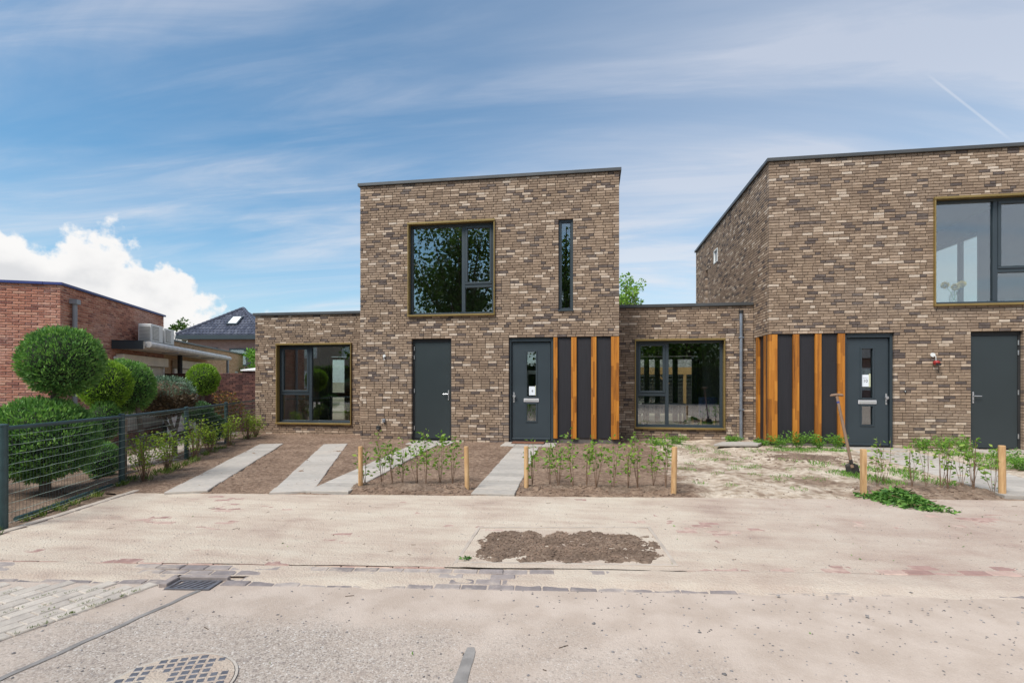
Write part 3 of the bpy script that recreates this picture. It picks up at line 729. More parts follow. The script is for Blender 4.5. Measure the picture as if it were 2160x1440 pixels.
pebbles('loose_pebbles', pts, M('stone'), label='small dark pebbles strewn over the sandy road and parking bay', cat='pebbles')

# freshly dug darker earth along the hedge rows and a low mound
def dug(name, x0, x1, y0, y1, f, label):
    nx_, ny_ = int((x1-x0)/.018), int((y1-y0)/.018)
    o = sheet(name, LS(x0, x1, nx_), LS(y0, y1, ny_), lambda x, y: gz(x, y)+.05*f(x, y)-.012+.008*nz(x, y, 24, 6)*max(0, min(1, f(x, y)*3)), M('dark_soil'), keep=lambda x, y: f(x, y) > -.1, kind='stuff')
    tag(o, label, 'soil')
def rowf(xa, xb, e0=.30, wd=.21):
    return lambda x, y: (1-abs((y-Eline(x)-e0)/wd)**2)*.62+.55*nz(x, y, 2.6, 7)+.32*nz(x, y, 7, 3)-.25-3*max(0, xa+.1-x)-3*max(0, x-xb+.1)
dug('dug_soil', -2.95, -1.4, 5.75, 6.6, rowf(-2.95, -1.4), 'freshly dug dark soil under the saplings left of the path to door 8')
dug('dug_soil', -.9, 1.2, 6.0, 6.85, rowf(-.9, 1.2), 'freshly dug dark soil under the saplings right of the path to door 8')
dug('dug_soil', 3.05, 4.62, 6.4, 7.3, rowf(3.05, 4.62, .36, .3), 'freshly dug dark soil under the saplings near door 10')
dug('soil_mound', 2.7, 4.2, 8.7, 9.6, lambda x, y: .9*(1-((x-3.45)/.66)**2-((y-9.15-.1*(x-3.45))/.30)**2)+.5*nz(x, y, 5, 2), 'low mound of dark soil in the sand behind the spade')

# planter bed cut in the parking bay with a heap of dark soil
bed = thing('planting_bed', (-.19, 4.15, 0), 'rectangular bed of dark soil with concrete edging in the parking bay', 'planting bed')
C4 = [(-1.0, 3.67), (-1.03, 4.62), (.53, 4.86), (.62, 3.86)]
for i in range(4):
    p, q = Vector(C4[i]+(0,)), Vector(C4[(i+1) % 4]+(0,)); d = q-p; L = d.length; d.normalize(); nr = Vector((d.y, -d.x, 0))
    box1('edging', M('concrete_edge'), bed, .0, L-.034, 0, .03, -.05, .0065+.001*i, ch=.003, fr=lambda a, o_, z, p=p, d=d, nr=nr: tuple(p+d*a+nr*o_+Vector((0, 0, z))))
def bedz(x, y):
    u = (x+.20)/.76; v_ = (y-4.20-.12*x)/.44; q = max(abs(u)**5+abs(v_)**5, 0); e = max(0, 1-q+.45*nz(x, y, 3.2, 2)+.5*nz(x, y, 9, 4))
    return -.012+.026*min(1, e*1.3)+(.014*nz(x, y, 8, 5)+.014*nz(x, y, 21, 1)+.010*nz(x, y, 45, 1))*min(1, e*2)
o = sheet('soil', LS(-1.02, .62, 200), LS(3.68, 4.9, 150), bedz, M('dark_soil'), keep=lambda x, y: 3.69+.112*(x+1.0) < y < 4.60+.153*(x+1.0), kind='stuff', parent=None); setparent(o, bed)
pts = []
for _ in range(3200):
    x = random.gauss(-.2, .47); y = 4.2+.12*x+random.gauss(0, .29)
    if not (-1.0 < x < .62 and 3.7+.112*(x+1) < y < 4.62+.15*(x+1)): continue
    if bedz(x, y) < .0 and random.random() < .35: continue
    r = U(.003, .011); pts.append((x, y, max(bedz(x, y), -.012)+r*.3, r))
pebbles('clod', pts, M('clod'), bed)

# gully grate
gr = thing('drain_grate', (-2.6, 3.08, -.02), 'dark cast iron gully grate with slanted slots set in the gutter', 'drain grate')
GA = Vector((-2.75, 3.115, 0)); gx = Vector((.30, .035, 0)).normalized(); gy = Vector((.11, -.17, 0)); gy = Vector((gx.y*.0+.10, -.16, 0)).normalized()
gy = Vector((gx.y, -gx.x, 0))
GF = lambda u, v_, z: tuple(GA+gx*u*.86+gy*v_*.68+Vector((0, 0, z)))
box1('pit', M('dark_hole'), gr, .0, .32, .0, .2, -.12, -.05, fr=GF)
b = MB()
for bx in ((-.012, .332, -.012, .012), (-.012, .332, .188, .212), (-.012, .012, .0122, .1878), (.308, .332, .0122, .1878)): b.box(*bx, -.05, -.010, fr=GF)
b.build('frame', M('cast_iron'), gr)
for i in range(7):
    u0 = -.02+.05*i
    def bf(u, v_, z, u0=u0): return GF(min(.307, max(.013, u0+u+.09*(1-v_/.2)*.9)), v_, z)
    box1('bar', M('cast_iron'), gr, .0, .027, .0125, .1875, -.04, -.012, fr=bf)
b = MB(); V = [S2(a, 0) for a in (-1, 1)]
for (u0, u1, v0, v1) in ((-.05, .37, -.075, -.02), (-.085, -.02, -.07, .16)): b.box(u0, u1, v0, v1, -.05, .008, ch=.004, fr=GF)
b.build('kerb_stone', M('grey_paver'), gr)

# manhole cover with raised studs
mh = thing('manhole_cover', (-1.86, 2.02, -.02), 'round cast iron manhole cover with square studs half filled with sand', 'manhole cover')
mc = Vector((-1.86, 2.03)); b = MB(); nn_ = 40
V = [(mc.x, mc.y, -.0115)]+[(mc.x+.265*math.cos(6.2832*i/nn_), mc.y+.265*math.sin(6.2832*i/nn_), -.0125) for i in range(nn_)]
b.poly(V, [(0, 1+i, 1+(i+1) % nn_) for i in range(nn_)]); b.build('plate', M('sand'), mh)
b = MB(); V = []
for i in range(nn_):
    a = 6.2832*i/nn_
    for r_ in (.268, .280): V.append((mc.x+r_*math.cos(a), mc.y+r_*math.sin(a), -.0135))
b.poly(V, [(2*i, 2*i+1, 2*((i+1) % nn_)+1, 2*((i+1) % nn_)) for i in range(nn_)]); b.build('rim', M('pale_paver'), mh)
b = MB(); b.box(-.0175, .0175, -.0175, .0175, -.02, 0, ch=.003); tmp = b.build('stud', M('cast_iron'), mh); sme = tmp.data; bpy.data.objects.remove(tmp)
MA = R(24)
for i in range(-7, 8):
    for j in range(-7, 8):
        u, v_ = i*.044, j*.044
        if u*u+v_*v_ > .255**2: continue
        x = mc.x+u*math.cos(MA)-v_*math.sin(MA); y = mc.y+u*math.sin(MA)+v_*math.cos(MA)
        o = bpy.data.objects.new('stud', sme); col.objects.link(o); o.parent = mh; o.matrix_parent_inverse = Matrix.Translation(-Vector(mh.location))
        o.location = (x, y, -.0113+.0045*nz(x, y, 5, 3)); o.rotation_euler = (0, 0, MA)

# ================================================================== NEW BROWN BRICK HOUSES
PT = .0557; BRL = .192
def btone(r):
    k = r.random()
    if k < .11: return r.uniform(0, .10)
    if k < .80: return r.uniform(.14, .73)
    if k < .89: return r.uniform(.76, .86)
    return r.uniform(.88, 1.0)
H8 = thing('brick_house', (-3.9, 11.04, 0), 'brown brick flat-roofed house with door number 8 and a low wing beside the fence', 'house')
H10 = thing('brick_house', (6.4, 11.04, 0), 'brown brick flat-roofed house with door number 10 and a low wing with a downpipe', 'house')
TOP = 103*PT; WTOP = 54*PT; DH = 41*PT; DEP = 7.35
x8a, x8b, x10a, x10b = -5.18, .57, 3.52, 9.28
# openings (x0,x1,z0,z1)
U8 = (-4.045, -2.076, 50*PT, 87*PT); S8 = (-.70, -.388, 51*PT, 86*PT); G8 = (-3.967, -3.053, 0, DH); D8 = (-1.774, x8b+.1, 0, DH)
U10 = (6.488, 8.45, 50*PT, 87*PT); G10 = (7.128, 8.01, 0, DH); D10 = (x10a-.1, 5.81, 0, DH)
WL = (-7.887, -5.869, 5*PT, 41*PT); WM = (.97, 2.919, 5*PT, 41*PT)
rel = lambda ops, x0: [(a-x0, b_-x0, c, d) for a, b_, c, d in ops]
def mk(walls, names, house, mt):
    for wl, nm in zip(walls, names): wl.core(nm, mt, house)
w8f = Wall((x8a, F_), (1, 0), x8b-x8a, 0, TOP, rel([U8, S8, G8, D8], x8a))
w8r = Wall((x8b, F_), (0, 1), DEP, 0, TOP, [(-.1, .98, 0, DH)], r0=.25, blo=.105)
w8l = Wall((x8a, F_+DEP), (0, -1), DEP, 0, TOP, r1=.25, bhi=.105)
w8b = Wall((x8b, F_+DEP), (-1, 0), x8b-x8a, 0, TOP, bricks=False)
xL0 = -8.49
wlf = Wall((xL0, WY), (1, 0), x8a-.004-xL0, 0, WTOP, rel([WL], xL0))
wll = Wall((xL0, WY+2.7), (0, -1), 2.7, 0, WTOP, r1=.25, bhi=.105)
wlb = Wall((x8a-.004, WY+2.95), (-1, 0), x8a-.004-xL0, 0, WTOP, [(2.18, 2.78, .05, 2.1)], bricks=False)
mk([w8f, w8r, w8l, w8b, wlf, wll, wlb], ['wall']*7, H8, M('mortar'))
lay([w8f, w8r, w8l, wlf, wll], PT, BRL, .0095, M('brown_brick'), 11, tonef=btone)
w10f = Wall((x10a, F_), (1, 0), x10b-x10a, 0, TOP, rel([U10, G10, D10], x10a))
w10l = Wall((x10a, F_+DEP), (0, -1), DEP, 0, TOP, [(DEP-.98, DEP+.1, 0, DH), (DEP-5.85, DEP-5.55, 56*PT, 86*PT), (DEP-4.72, DEP-4.28, 85*PT, 92*PT)], r1=.25, bhi=.105)
w10r = Wall((x10b, F_), (0, 1), DEP, 0, TOP, [(2.75, 4.65, 48*PT, 88*PT)], r0=.25, blo=.105)
w10b = Wall((x10b, F_+DEP), (-1, 0), x10b-x10a, 0, TOP, bricks=False)
wmf = Wall((x8b+.006, WY), (1, 0), x10a-x8b-.012, 0, WTOP, rel([WM], x8b+.006))
wmb = Wall((x10a-.006, 17.6), (-1, 0), x10a-x8b-.012, 0, WTOP, [(.16, 2.2, .02, 2.16)], bricks=False)
mk([w10f, w10l, w10r, w10b, wmf, wmb], ['wall']*6, H10, M('mortar'))
lay([w10f, w10l, w10r, wmf], PT, BRL, .0095, M('brown_brick'), 23, tonef=btone)
def coping(house, x0, x1, y0, y1, z, sides='FBLR', h=.07, o=.045):
    b = MB(); T = .32
    xl = x0-(o if 'L' in sides else 0); xr = x1+(o if 'R' in sides else 0)
    b.box(xl, xr, y0-o, y0+T, z, z+h, ch=.006)
    if sides == 'FB': b.build('coping', M('coping_metal'), house); b = MB()
    if 'B' in sides: b.box(xl, xr, y1-T, y1+o, z, z+h, ch=.006)
    if 'L' in sides: b.box(xl, x0+T, y0+T+.001, y1-T-.001, z, z+h-.001)
    if 'R' in sides: b.box(x1-T, xr, y0+T+.001, y1-T-.001, z, z+h-.001)
    b.build('coping', M('coping_metal'), house)
    box1('roof_deck', M('black_membrane'), house, x0+.26, x1-.26, y0+.26, y1-.26, z-.3, z-.12)
coping(H8, x8a, x8b, F_, F_+DEP, TOP); coping(H10, x10a, x10b, F_, F_+DEP, TOP)
coping(H8, xL0, x8a-.012, WY, WY+2.95, WTOP, 'FBL'); coping(H10, x8b+.012, x10a-.012, WY, 17.6, WTOP, 'FB')
# floors, ceilings and inner linings
def rooms(house, x0, x1, y0, y1, lv):
    for z0, z1 in lv: box1('floor_slab', M('interior_floor'), house, x0, x1, y0, y1, z0, z1)
rooms(H8, x8a+.255, x8b-.255, F_+.255, F_+DEP-.255, [(-.05, .02), (2.5, 2.72)])
rooms(H8, xL0+.255, x8a-.01, WY+.255, WY+2.69, [(-.05, .02)])
rooms(H10, x10a+.255, x10b-.255, F_+.255, F_+DEP-.255, [(-.05, .02), (2.5, 2.72)])
rooms(H10, x8b+.01, x10a-.01, WY+.255, 17.34, [(-.05, .02)])
def lining(house, x0, x1, y0, y1, z0, z1, holes='', mt='plaster'):
    b = MB(); t_ = .012
    if 'L' not in holes: b.box(x0, x0+t_, y0, y1, z0, z1)
    if 'R' not in holes: b.box(x1-t_, x1, y0, y1, z0, z1)
    if 'B' not in holes: b.box(x0+t_+.001, x1-t_-.001, y1-t_, y1, z0, z1)
    b.box(x0+t_+.001, x1-t_-.001, y0+.02, y1-t_-.001, z1-.02, z1)
    b.build('inner_lining', M(mt), house)
lining(H8, x8a+.26, -1.5, F_+.26, F_+4.4, 2.725, 5.3); lining(H8, -1.45, x8b-.26, F_+.26, F_+2.0, 2.725, 5.3)
lining(H8, x8a+.26, x8b-.26, F_+.26, F_+3.0, .025, 2.49)
lining(H8, xL0+.26, x8a-.015, WY+.26, WY+2.68, .025, WTOP-.32, 'B')
lining(H10, x10a+.26, x10b-.27, F_+.26, F_+6.0, 2.725, 5.3, 'R'); lining(H10, x10a+.26, x10b-.26, F_+.26, F_+3.0, .025, 2.49)
lining(H10, x8b+.015, x10a-.015, WY+.26, 17.33, .025, WTOP-.32, 'B')

def ring(b, x0, x1, z0, z1, y0, y1, t_, ch=0.0, tb=None):
    tb = tb or t_
    b.box(x0, x1, y0, y1, z0, z0+tb, ch=ch); b.box(x0, x1, y0, y1, z1-t_, z1, ch=ch)
    b.box(x0, x0+t_, y0, y1, z0+tb+.0005, z1-t_-.0005, ch=ch); b.box(x1-t_, x1, y0, y1, z0+tb+.0005, z1-t_-.0005, ch=ch)
def pane(parent, x0, x1, z0, z1, y):
    box1('pane', M('glass'), parent, x0, x1, y, y+.006, z0, z1)
def big_window(house, op, Y, mull, trans, small_left, gold=True):
    x0, x1, z0, z1 = op
    b = MB(); g = .022
    ring(b, x0, x1, z0, z1, Y-.05, Y+.16, g, ch=.003)
    w_ = b.build('window', M('gold_metal'), house)
    # wider drip lip on top and bottom
    b = MB(); b.box(x0-.006, x1+.006, Y-.062, Y-.004, z1-.03, z1+.012, ch=.003); b.build('drip_edge', M('gold_metal'), w_)
    b = MB(); b.box(x0-.006, x1+.006, Y-.066, Y-.004, z0-.012, z0+.028, ch=.003); b.build('drip_edge', M('gold_metal'), w_)
    a0, a1, c0, c1 = x0+g+.001, x1-g-.001, z0+g+.001, z1-g-.001; f = .058; ya, yb = Y+.085, Y+.155
    b = MB(); ring(b, a0, a1, c0, c1, ya, yb, f, ch=.004)
    b.box(mull-.038, mull+.038, ya+.002, yb-.002, c0+f+.001, c1-f-.001, ch=.004)
    s0, s1 = (a0+f, mull-.038) if small_left else (mull+.038, a1-f); l0, l1 = (mull+.038, a1-f) if small_left else (a0+f, mull-.038)
    b.box(s0+.001, s1-.001, ya+.002, yb-.002, trans-.034, trans+.034, ch=.004)
    b.build('frame', M('anthracite'), w_)
    b = MB(); ring(b, s0+.002, s1-.002, trans+.036, c1-f-.002, ya-.012, yb-.02, .052, ch=.004); b.build('sash', M('anthracite'), w_)
    yg = Y+.125
    pane(w_, l0-.01, l1+.01, c0+f-.01, c1-f+.01, yg); pane(w_, s0+.05, s1-.05, trans+.08, c1-f-.05, yg-.012); pane(w_, s0-.01, s1+.01, c0+f-.01, trans-.028, yg)
    b = MB(); b.box(a0, a1, Y-.005, ya-.001, c0+.0005, c0+.018); b.build('sill', M('anthracite'), w_)
    return w_
big_window(H8, U8, F_, -2.80, 3.44, False); big_window(H10, U10, F_, 7.60, 3.44, False)
big_window(H8, WL, WY, -7.02, 1.03, True); big_window(H10, WM, WY, 1.69, 1.04, True)
def slit(house, x0, x1, z0, z1, Y):
    b = MB(); ring(b, x0+.002, x1-.002, z0+.002, z1-.002, Y+.05, Y+.12, .048, ch=.004); w_ = b.build('window', M('anthracite'), house)
    b = MB(); b.box(x0-.006, x1+.006, Y-.03, Y+.049, z0-.012, z0+.022, ch=.003); b.build('sill', M('anthracite'), w_)
    b = MB(); ring(b, x0+.052, x1-.052, z0+.052, z1-.052, Y+.06, Y+.10, .016, ch=.002); b.build('glazing_bead', M('anthracite'), w_)
    pane(w_, x0+.05, x1-.05, z0+.05, z1-.05, Y+.085)
slit(H8, *S8, F_)
# side slit window and vent of house 10 (wall at x = 3.52, facing -x)
SF = lambda a, o, z: (x10a+o, F_+a, z)
def sring(b, a0, a1, z0, z1, o0, o1, t_):
    for q in ((a0, a1, o0, o1, z0, z0+t_), (a0, a1, o0, o1, z1-t_, z1), (a0, a0+t_, o0, o1, z0+t_, z1-t_), (a1-t_, a1, o0, o1, z0+t_, z1-t_)): b.box(*q, fr=SF)
b = MB(); sring(b, 5.555, 5.845, 56*PT+.004, 86*PT-.004, .07, .13, .04); sw_ = b.build('window', M('anthracite'), H10); box1('pane', M('glass'), sw_, 5.59, 5.81, .1, .106, 56*PT+.04, 86*PT-.04, fr=SF)
b = MB(); sring(b, 4.285, 4.715, 85*PT+.004, 92*PT-.004, -.012, .05, .03); sv_ = b.build('wall_vent', M('white_plastic'), H10); box1('grille', M('grille'), sv_, 4.32, 4.68, .02, .03, 85*PT+.034, 92*PT-.034, fr=SF)
# right-hand room windows of house 10
XF = lambda a, o, z: (x10b-o, F_+a, z)
for (a0, a1, z0, z1) in ((2.75, 3.55, 48*PT, 88*PT), (3.55, 4.65, 48*PT, 88*PT)):
    b = MB(); t_ = .06
    for q in ((a0+.004, a1-.004, .06, .13, z0+.004, z0+t_), (a0+.004, a1-.004, .06, .13, z1-t_, z1-.004), (a0+.004, a0+t_, .06, .13, z0+t_, z1-t_), (a1-t_, a1-.004, .06, .13, z0+t_, z1-t_)): b.box(*q, fr=XF)
    s_ = b.build('window', M('anthracite'), H10); box1('pane', M('glass'), s_, a0+t_-.01, a1-t_+.01, .09, .096, z0+t_-.01, z1-t_+.01, fr=XF)

def handle(door, x, z, Y, s, knob=False):
    b = MB(); b.box(x-.016, x+.016, Y-.012, Y-.001, z-.11, z+.11, ch=.005); hp = b.build('handle', M('steel'), door)
    b = MB()
    if knob: b.tube([(x, Y-.012, z+.03), (x+s*.0, Y-.05, z+.03)], [.014, .014], 10); b.tube([(x+s*.012, Y-.045, z+.03), (x+s*.012, Y-.068, z+.03)], [.034, .03], 14)
    else: b.tube([(x, Y-.012, z+.03), (x, Y-.05, z+.03)], .009, 8); b.tube([(x, Y-.05, z+.03), (x+s*.055, Y-.052, z+.03), (x+s*.12, Y-.05, z+.028)], [.010, .009, .008], 8)
    b.build('knob' if knob else 'lever', M('steel'), hp, smooth=False)
    b = MB(); b.tube([(x, Y-.0125, z-.06), (x, Y-.016, z-.06)], .009, 8); b.build('keyhole', M('dark_rubber'), hp)
def storage_door(house, op, hinge):
    x0, x1, z0, z1 = op; Y = F_+.09
    b = MB(); t_ = .045
    b.box(x0+.003, x0+t_, Y-.02, Y+.06, .05, z1-.003); b.box(x1-t_, x1-.003, Y-.02, Y+.06, .05, z1-.003); b.box(x0+t_+.001, x1-t_-.001, Y-.02, Y+.06, z1-.075, z1-.003)
    a0, a1 = x0+t_+.003, x1-t_-.003
    d = MB(); d.box(a0, a1, Y-.012, Y+.04, .065, z1-.08, ch=.004); door = d.build('door', M('door_paint'), house)
    b.build('frame', M('dark_rubber'), door)
    box1('threshold', M('dark_rubber'), door, x0+.003, x1-.003, Y-.03, Y+.06, -.02, .048)
    hx = a0-.004 if hinge < 0 else a1+.004
    for z in (2.07, 1.88, 1.13, .30):
        b = MB(); b.tube([(hx, Y-.028, z-.045), (hx, Y-.028, z+.045)], .011, 8); b.build('hinge', M('steel'), door)
    handle(door, (a1-.035 if hinge < 0 else a0+.035), 1.03, Y-.012, -1 if hinge < 0 else 1)
storage_door(H8, G8, -1); storage_door(H10, G10, 1)
def front_door(house, x0, x1, hs, num):
    Y = F_+.10; z1 = DH
    t_ = .05; a0, a1 = x0+t_+.015, x1-t_-.015; zt = z1-.10
    xa, xb = (a0+a1)/2-.105, (a0+a1)/2+.105
    d = MB()
    for q in ((a0, xa, .07, zt), (xb, a1, .07, zt), (xa, xb, .07, .475), (xa, xb, .855, 1.005), (xa, xb, 1.99, zt)): d.box(q[0], q[1], Y, Y+.05, q[2], q[3])
    door = d.build('door', M('anthracite'), house)
    b = MB(); b.box(x0+.003, x0+t_, Y-.045, Y+.05, .03, z1-.003, ch=.004); b.box(x1-t_, x1-.003, Y-.045, Y+.05, .03, z1-.003, ch=.004); b.box(x0+t_+.001, x1-t_-.001, Y-.045, Y+.05, z1-.085, z1-.003, ch=.004)
    b.build('frame', M('anthracite'), door)
    b = MB(); b.box(a0, a1, Y-.03, Y-.001, .075, .115, ch=.006); b.build('weather_bar', M('anthracite'), door)
    box1('threshold', M('dark_rubber'), door, x0+.003, x1-.003, Y-.05, Y+.05, -.02, .065)
    for q in ((.475, .855), (1.005, 1.99)):
        b = MB(); ring(b, xa-.022, xb+.022, q[0]-.022, q[1]+.022, Y-.014, Y+.002, .03, ch=.004); b.build('glazing_bead', M('anthracite'), door)
        pane(door, xa-.005, xb+.005, q[0]-.005, q[1]+.005, Y+.03)
    b = MB(); b.box(xa-.06, xb+.06, Y-.016, Y-.001, .893, .968, ch=.005); ls = b.build('letter_slot', M('slot_metal'), door)
    b = MB(); b.box(xa-.042, xb+.042, Y-.019, Y-.0165, .912, .95); b.build('flap', M('grille'), ls)
    handle(door, a0+.035 if hs < 0 else a1-.035, .99, Y, 1 if hs < 0 else -1, True)
    return xa, xb, Y
p8 = front_door(H8, -1.774, -.81, -1, '8'); p10 = front_door(H10, 4.93, 5.81, 1, '10')
# timber cladding beside the front doors
def batten(house, x0, x1, z0, z1, fr=None, o=0.0):
    b = MB(); rnd = random.Random(int(x0*1000)); nl = 3; wd = (x1-x0)/nl
    for i in range(nl):
        z = z0
        while z < z1-.001:
            e = min(z1, z+rnd.uniform(.25, .75)); e = z1 if z1-e < .12 else e
            b.box(x0+i*wd+.0002, x0+(i+1)*wd-.0002, o, .11, z, e, t=rnd.uniform(.15, 1.0), fr=fr); z = e
    b.build('cladding_batten', M('orange_wood'), house)
def board(house, x0, x1, z0, z1, fr=None): 
    b = MB(); b.box(x0+.004, x1-.004, .045, .1, z0, z1, fr=fr); b.build('cladding_board', M('black_board'), house)
FR0 = lambda x, o, z: (x, F_+o, z)
zc0, zc1 = .125, DH-.006
for house, bt in ((H8, [(-.805, -.722), (-.428, -.318), (-.01, .099), (.404, .568)]), (H10, [(3.522, 3.679), (3.972, 4.087), (4.384, 4.497), (4.80, 4.925)])):
    for x0, x1 in bt: batten(house, x0, x1, zc0, zc1, FR0)
    for (a, b_), (c, d) in zip(bt, bt[1:]): board(house, b_, c, zc0+.01, zc1, FR0)
    box1('cladding_plinth', M('plinth'), house, bt[0][0], bt[-1][1], F_+.07, F_+.16, -.05, zc0+.005)
    box1('cladding_backing', M('dark_rubber'), house, bt[0][0]+.003, bt[-1][1]-.003, F_+.112, F_+.2, zc0-.01, DH-.005)
for house, fr in ((H10, lambda a, o, z: (x10a+o, F_+a, z)), (H8, lambda a, o, z: (x8b-o, F_+a, z))):
    for a0, a1 in ((.18, .44), (.70, .95)): batten(house, a0, a1-.1, zc0, zc1, fr, .002)
    for a0, a1 in ((.112, .18), (.34, .70), (.85, .975)): board(house, a0, a1, zc0+.01, zc1, fr)
    box1('cladding_plinth', M('plinth'), house, .16, .975, .07, .16, -.05, zc0+.005, fr=fr)
    box1('cladding_backing', M('dark_rubber'), house, .21, .975, .101, .2, zc0-.01, DH-.005, fr=fr)
# downpipe of house 10's wing
dp = MB(); X_ = 3.245
dp.tube([(X_, WY-.06, .10), (X_, WY-.06, 2.86)], .036, 14); d_ = dp.build('downpipe', M('zinc'), H10, smooth=False)
b = MB(); b.tube([(X_, WY-.06, 2.83), (X_, WY-.06, 2.90)], [.046, .052], 14); b.build('hopper', M('dark_rubber'), d_)
for z in (2.30, .72): b = MB(); b.box(X_-.055, X_+.055, WY-.102, WY-.02, z-.012, z+.012, ch=.004); b.tube([(X_, WY-.02, z), (X_, WY+.01, z)], .006, 6); b.build('bracket', M('zinc'), d_)
for z in (1.7, .42): b = MB(); b.tube([(X_, WY-.06, z-.02), (X_, WY-.06, z+.02)], .0385, 14); b.build('coupling', M('zinc'), d_)
b = MB(); b.tube([(X_, WY-.06, .13), (X_, WY-.065, .085), (X_, WY-.10, .045)], [.04, .043, .045], 12); b.build('outlet_shoe', M('zinc'), d_)
# small fittings
def fitting(name, mt, house, x, z, pts, r, Y=F_):
    b = MB(); b.tube([(x, Y+.0, z), (x, Y-.022, z)], r, 14); o = b.build(name, mt, house)
    if pts: b = MB(); b.tube([(x+q[0], Y-q[1], z+q[2]) for q in pts], .006, 6); b.build('cable', M('white_plastic'), o)
    return o
fitting('lamp_point', M('white_plastic'), H8, -4.60, 1.91, [(0, .02, 0), (.0, .05, -.03), (.012, .04, -.085)], .032)
b = MB(); b.tube([(-4.588, F_-.04, 1.815), (-4.588, F_-.04, 1.835)], .013, 8); b.build('connector', M('white_plastic'), H8)
b = MB(); b.box(-4.632, -4.572, F_-.05, F_-.001, .42, .50, ch=.006); sc_ = b.build('outdoor_tap', M('zinc'), H8); b = MB(); b.tube([(-4.602, F_-.05, .47), (-4.602, F_-.085, .46), (-4.602, F_-.09, .43)], .010, 8); b.build('spout', M('steel'), sc_)
b = MB(); b.box(-4.78, -4.69, F_-.05, F_-.001, .26, .345, ch=.008); bb = b.build('meter_box', M('dark_rubber'), H8); box1('nameplate', M('grille'), bb, -4.755, -4.715, F_-.052, F_-.0505, .275, .281)
fitting('doorbell', M('dark_rubber'), H8, -1.93, 1.10, None, .014); fitting('doorbell', M('dark_rubber'), H10, 5.99, 1.147, None, .02)
b = MB(); b.tube([(5.985, F_-.022, 1.147), (5.985, F_-.024, 1.147)], .009, 8); b.build('bell_button', M('white_plastic'), H10)
lp = fitting('lamp_point', M('white_plastic'), H10, 6.47, 1.845, [(.0, .02, 0), (.03, .05, -.03), (.035, .045, -.11)], .04)
wl_ = thing('hanging_lamp', (6.51, F_-.06, 1.66), 'small dark red lamp fitting hanging by its cable beside door 10', 'lamp')
b = MB(); b.tube([(6.51, F_-.05, 1.66), (6.51, F_-.055, 1.70), (6.51, F_-.055, 1.735)], [.05, .062, .03], 12); b.build('housing', M('red_plastic'), wl_)
b = MB(); b.tube([(6.485, F_-.10, 1.665), (6.485, F_-.118, 1.66)], [.02, .024], 10); b.build('lens', M('dark_rubber'), wl_)
b = MB(); b.tube([(6.535, F_-.10, 1.665), (6.535, F_-.118, 1.66)], [.02, .024], 10); b.build('lens', M('dark_rubber'), wl_)
# number sheets taped inside the door glass
def textmesh(txt, size):
    cu = bpy.data.curves.new('digits', 'FONT'); cu.body = txt; cu.size = size; cu.align_x = 'CENTER'; cu.extrude = .0006
    o = bpy.data.objects.new('digits', cu); col.objects.link(o); dg = bpy.context.evaluated_depsgraph_get(); dg.update()
    me = bpy.data.meshes.new_from_object(o.evaluated_get(dg)); bpy.data.objects.remove(o); return me
def sheet_no(xc, Y, z0, w_, h, txt, label, ts, line):
    t = thing('number_sheet', (xc, Y, z0), label, 'paper sheet')
    box1('paper', M('paper'), t, xc-w_/2, xc+w_/2, Y, Y+.0012, z0, z0+h)
    me = textmesh(txt, ts); o = link('digits', me, M('ink'), None); o.rotation_euler = (R(90), 0, 0); o.location = (xc, Y-.0012, z0+h*.36); setparent(o, t)
    if line: box1('printed_line', M('ink'), t, xc-w_*.28, xc+w_*.28, Y-.0015, Y-.0002, z0+h*.72, z0+h*.735)
    box1('tape', M('tape'), t, xc+w_/2-.012, xc+w_/2+.02, Y-.001, Y+.002, z0-.006, z0+h+.02)
    return t
sheet_no(p8[0]+.125, p8[2]+.022, 1.04, .145, .19, '8', 'white paper sheet reading 8 behind the front door glass', .07, False)
sheet_no(p10[0]+.085, p10[2]+.022, 1.235, .145, .235, '10', 'white paper sheet reading 10 taped behind the front door glass', .085, True)
tb = thing('parcel_shelf', (p8[0]+.1, p8[2]+.35, 1.49), 'white shelf edge seen through the glass of door 8', 'shelf')
box1('shelf_board', M('white_plastic'), tb, p8[0]-.05, p8[0]+.4, p8[2]+.3, p8[2]+.5, 1.50, 1.58); box1('upright', M('white_plastic'), tb, p8[0]-.05, p8[0]-.01, p8[2]+.3, p8[2]+.5, .03, 1.499)

# doormat
dm = thing('doormat', (-1.3, 10.78, .05), 'reddish brown doormat on the step of door 8', 'doormat')
b = MB(); b.box(-1.66, -.98, 10.68, 10.92, .039, .062, ch=.006); b.build('mat', M('doormat'), dm)
b = MB(); ring(b, -1.665, -.975, 0, 0, 0, 0, 0) if False else b.box(-1.668, -.972, 10.672, 10.928, .0375, .045); b.build('backing', M('dark_rubber'), dm)

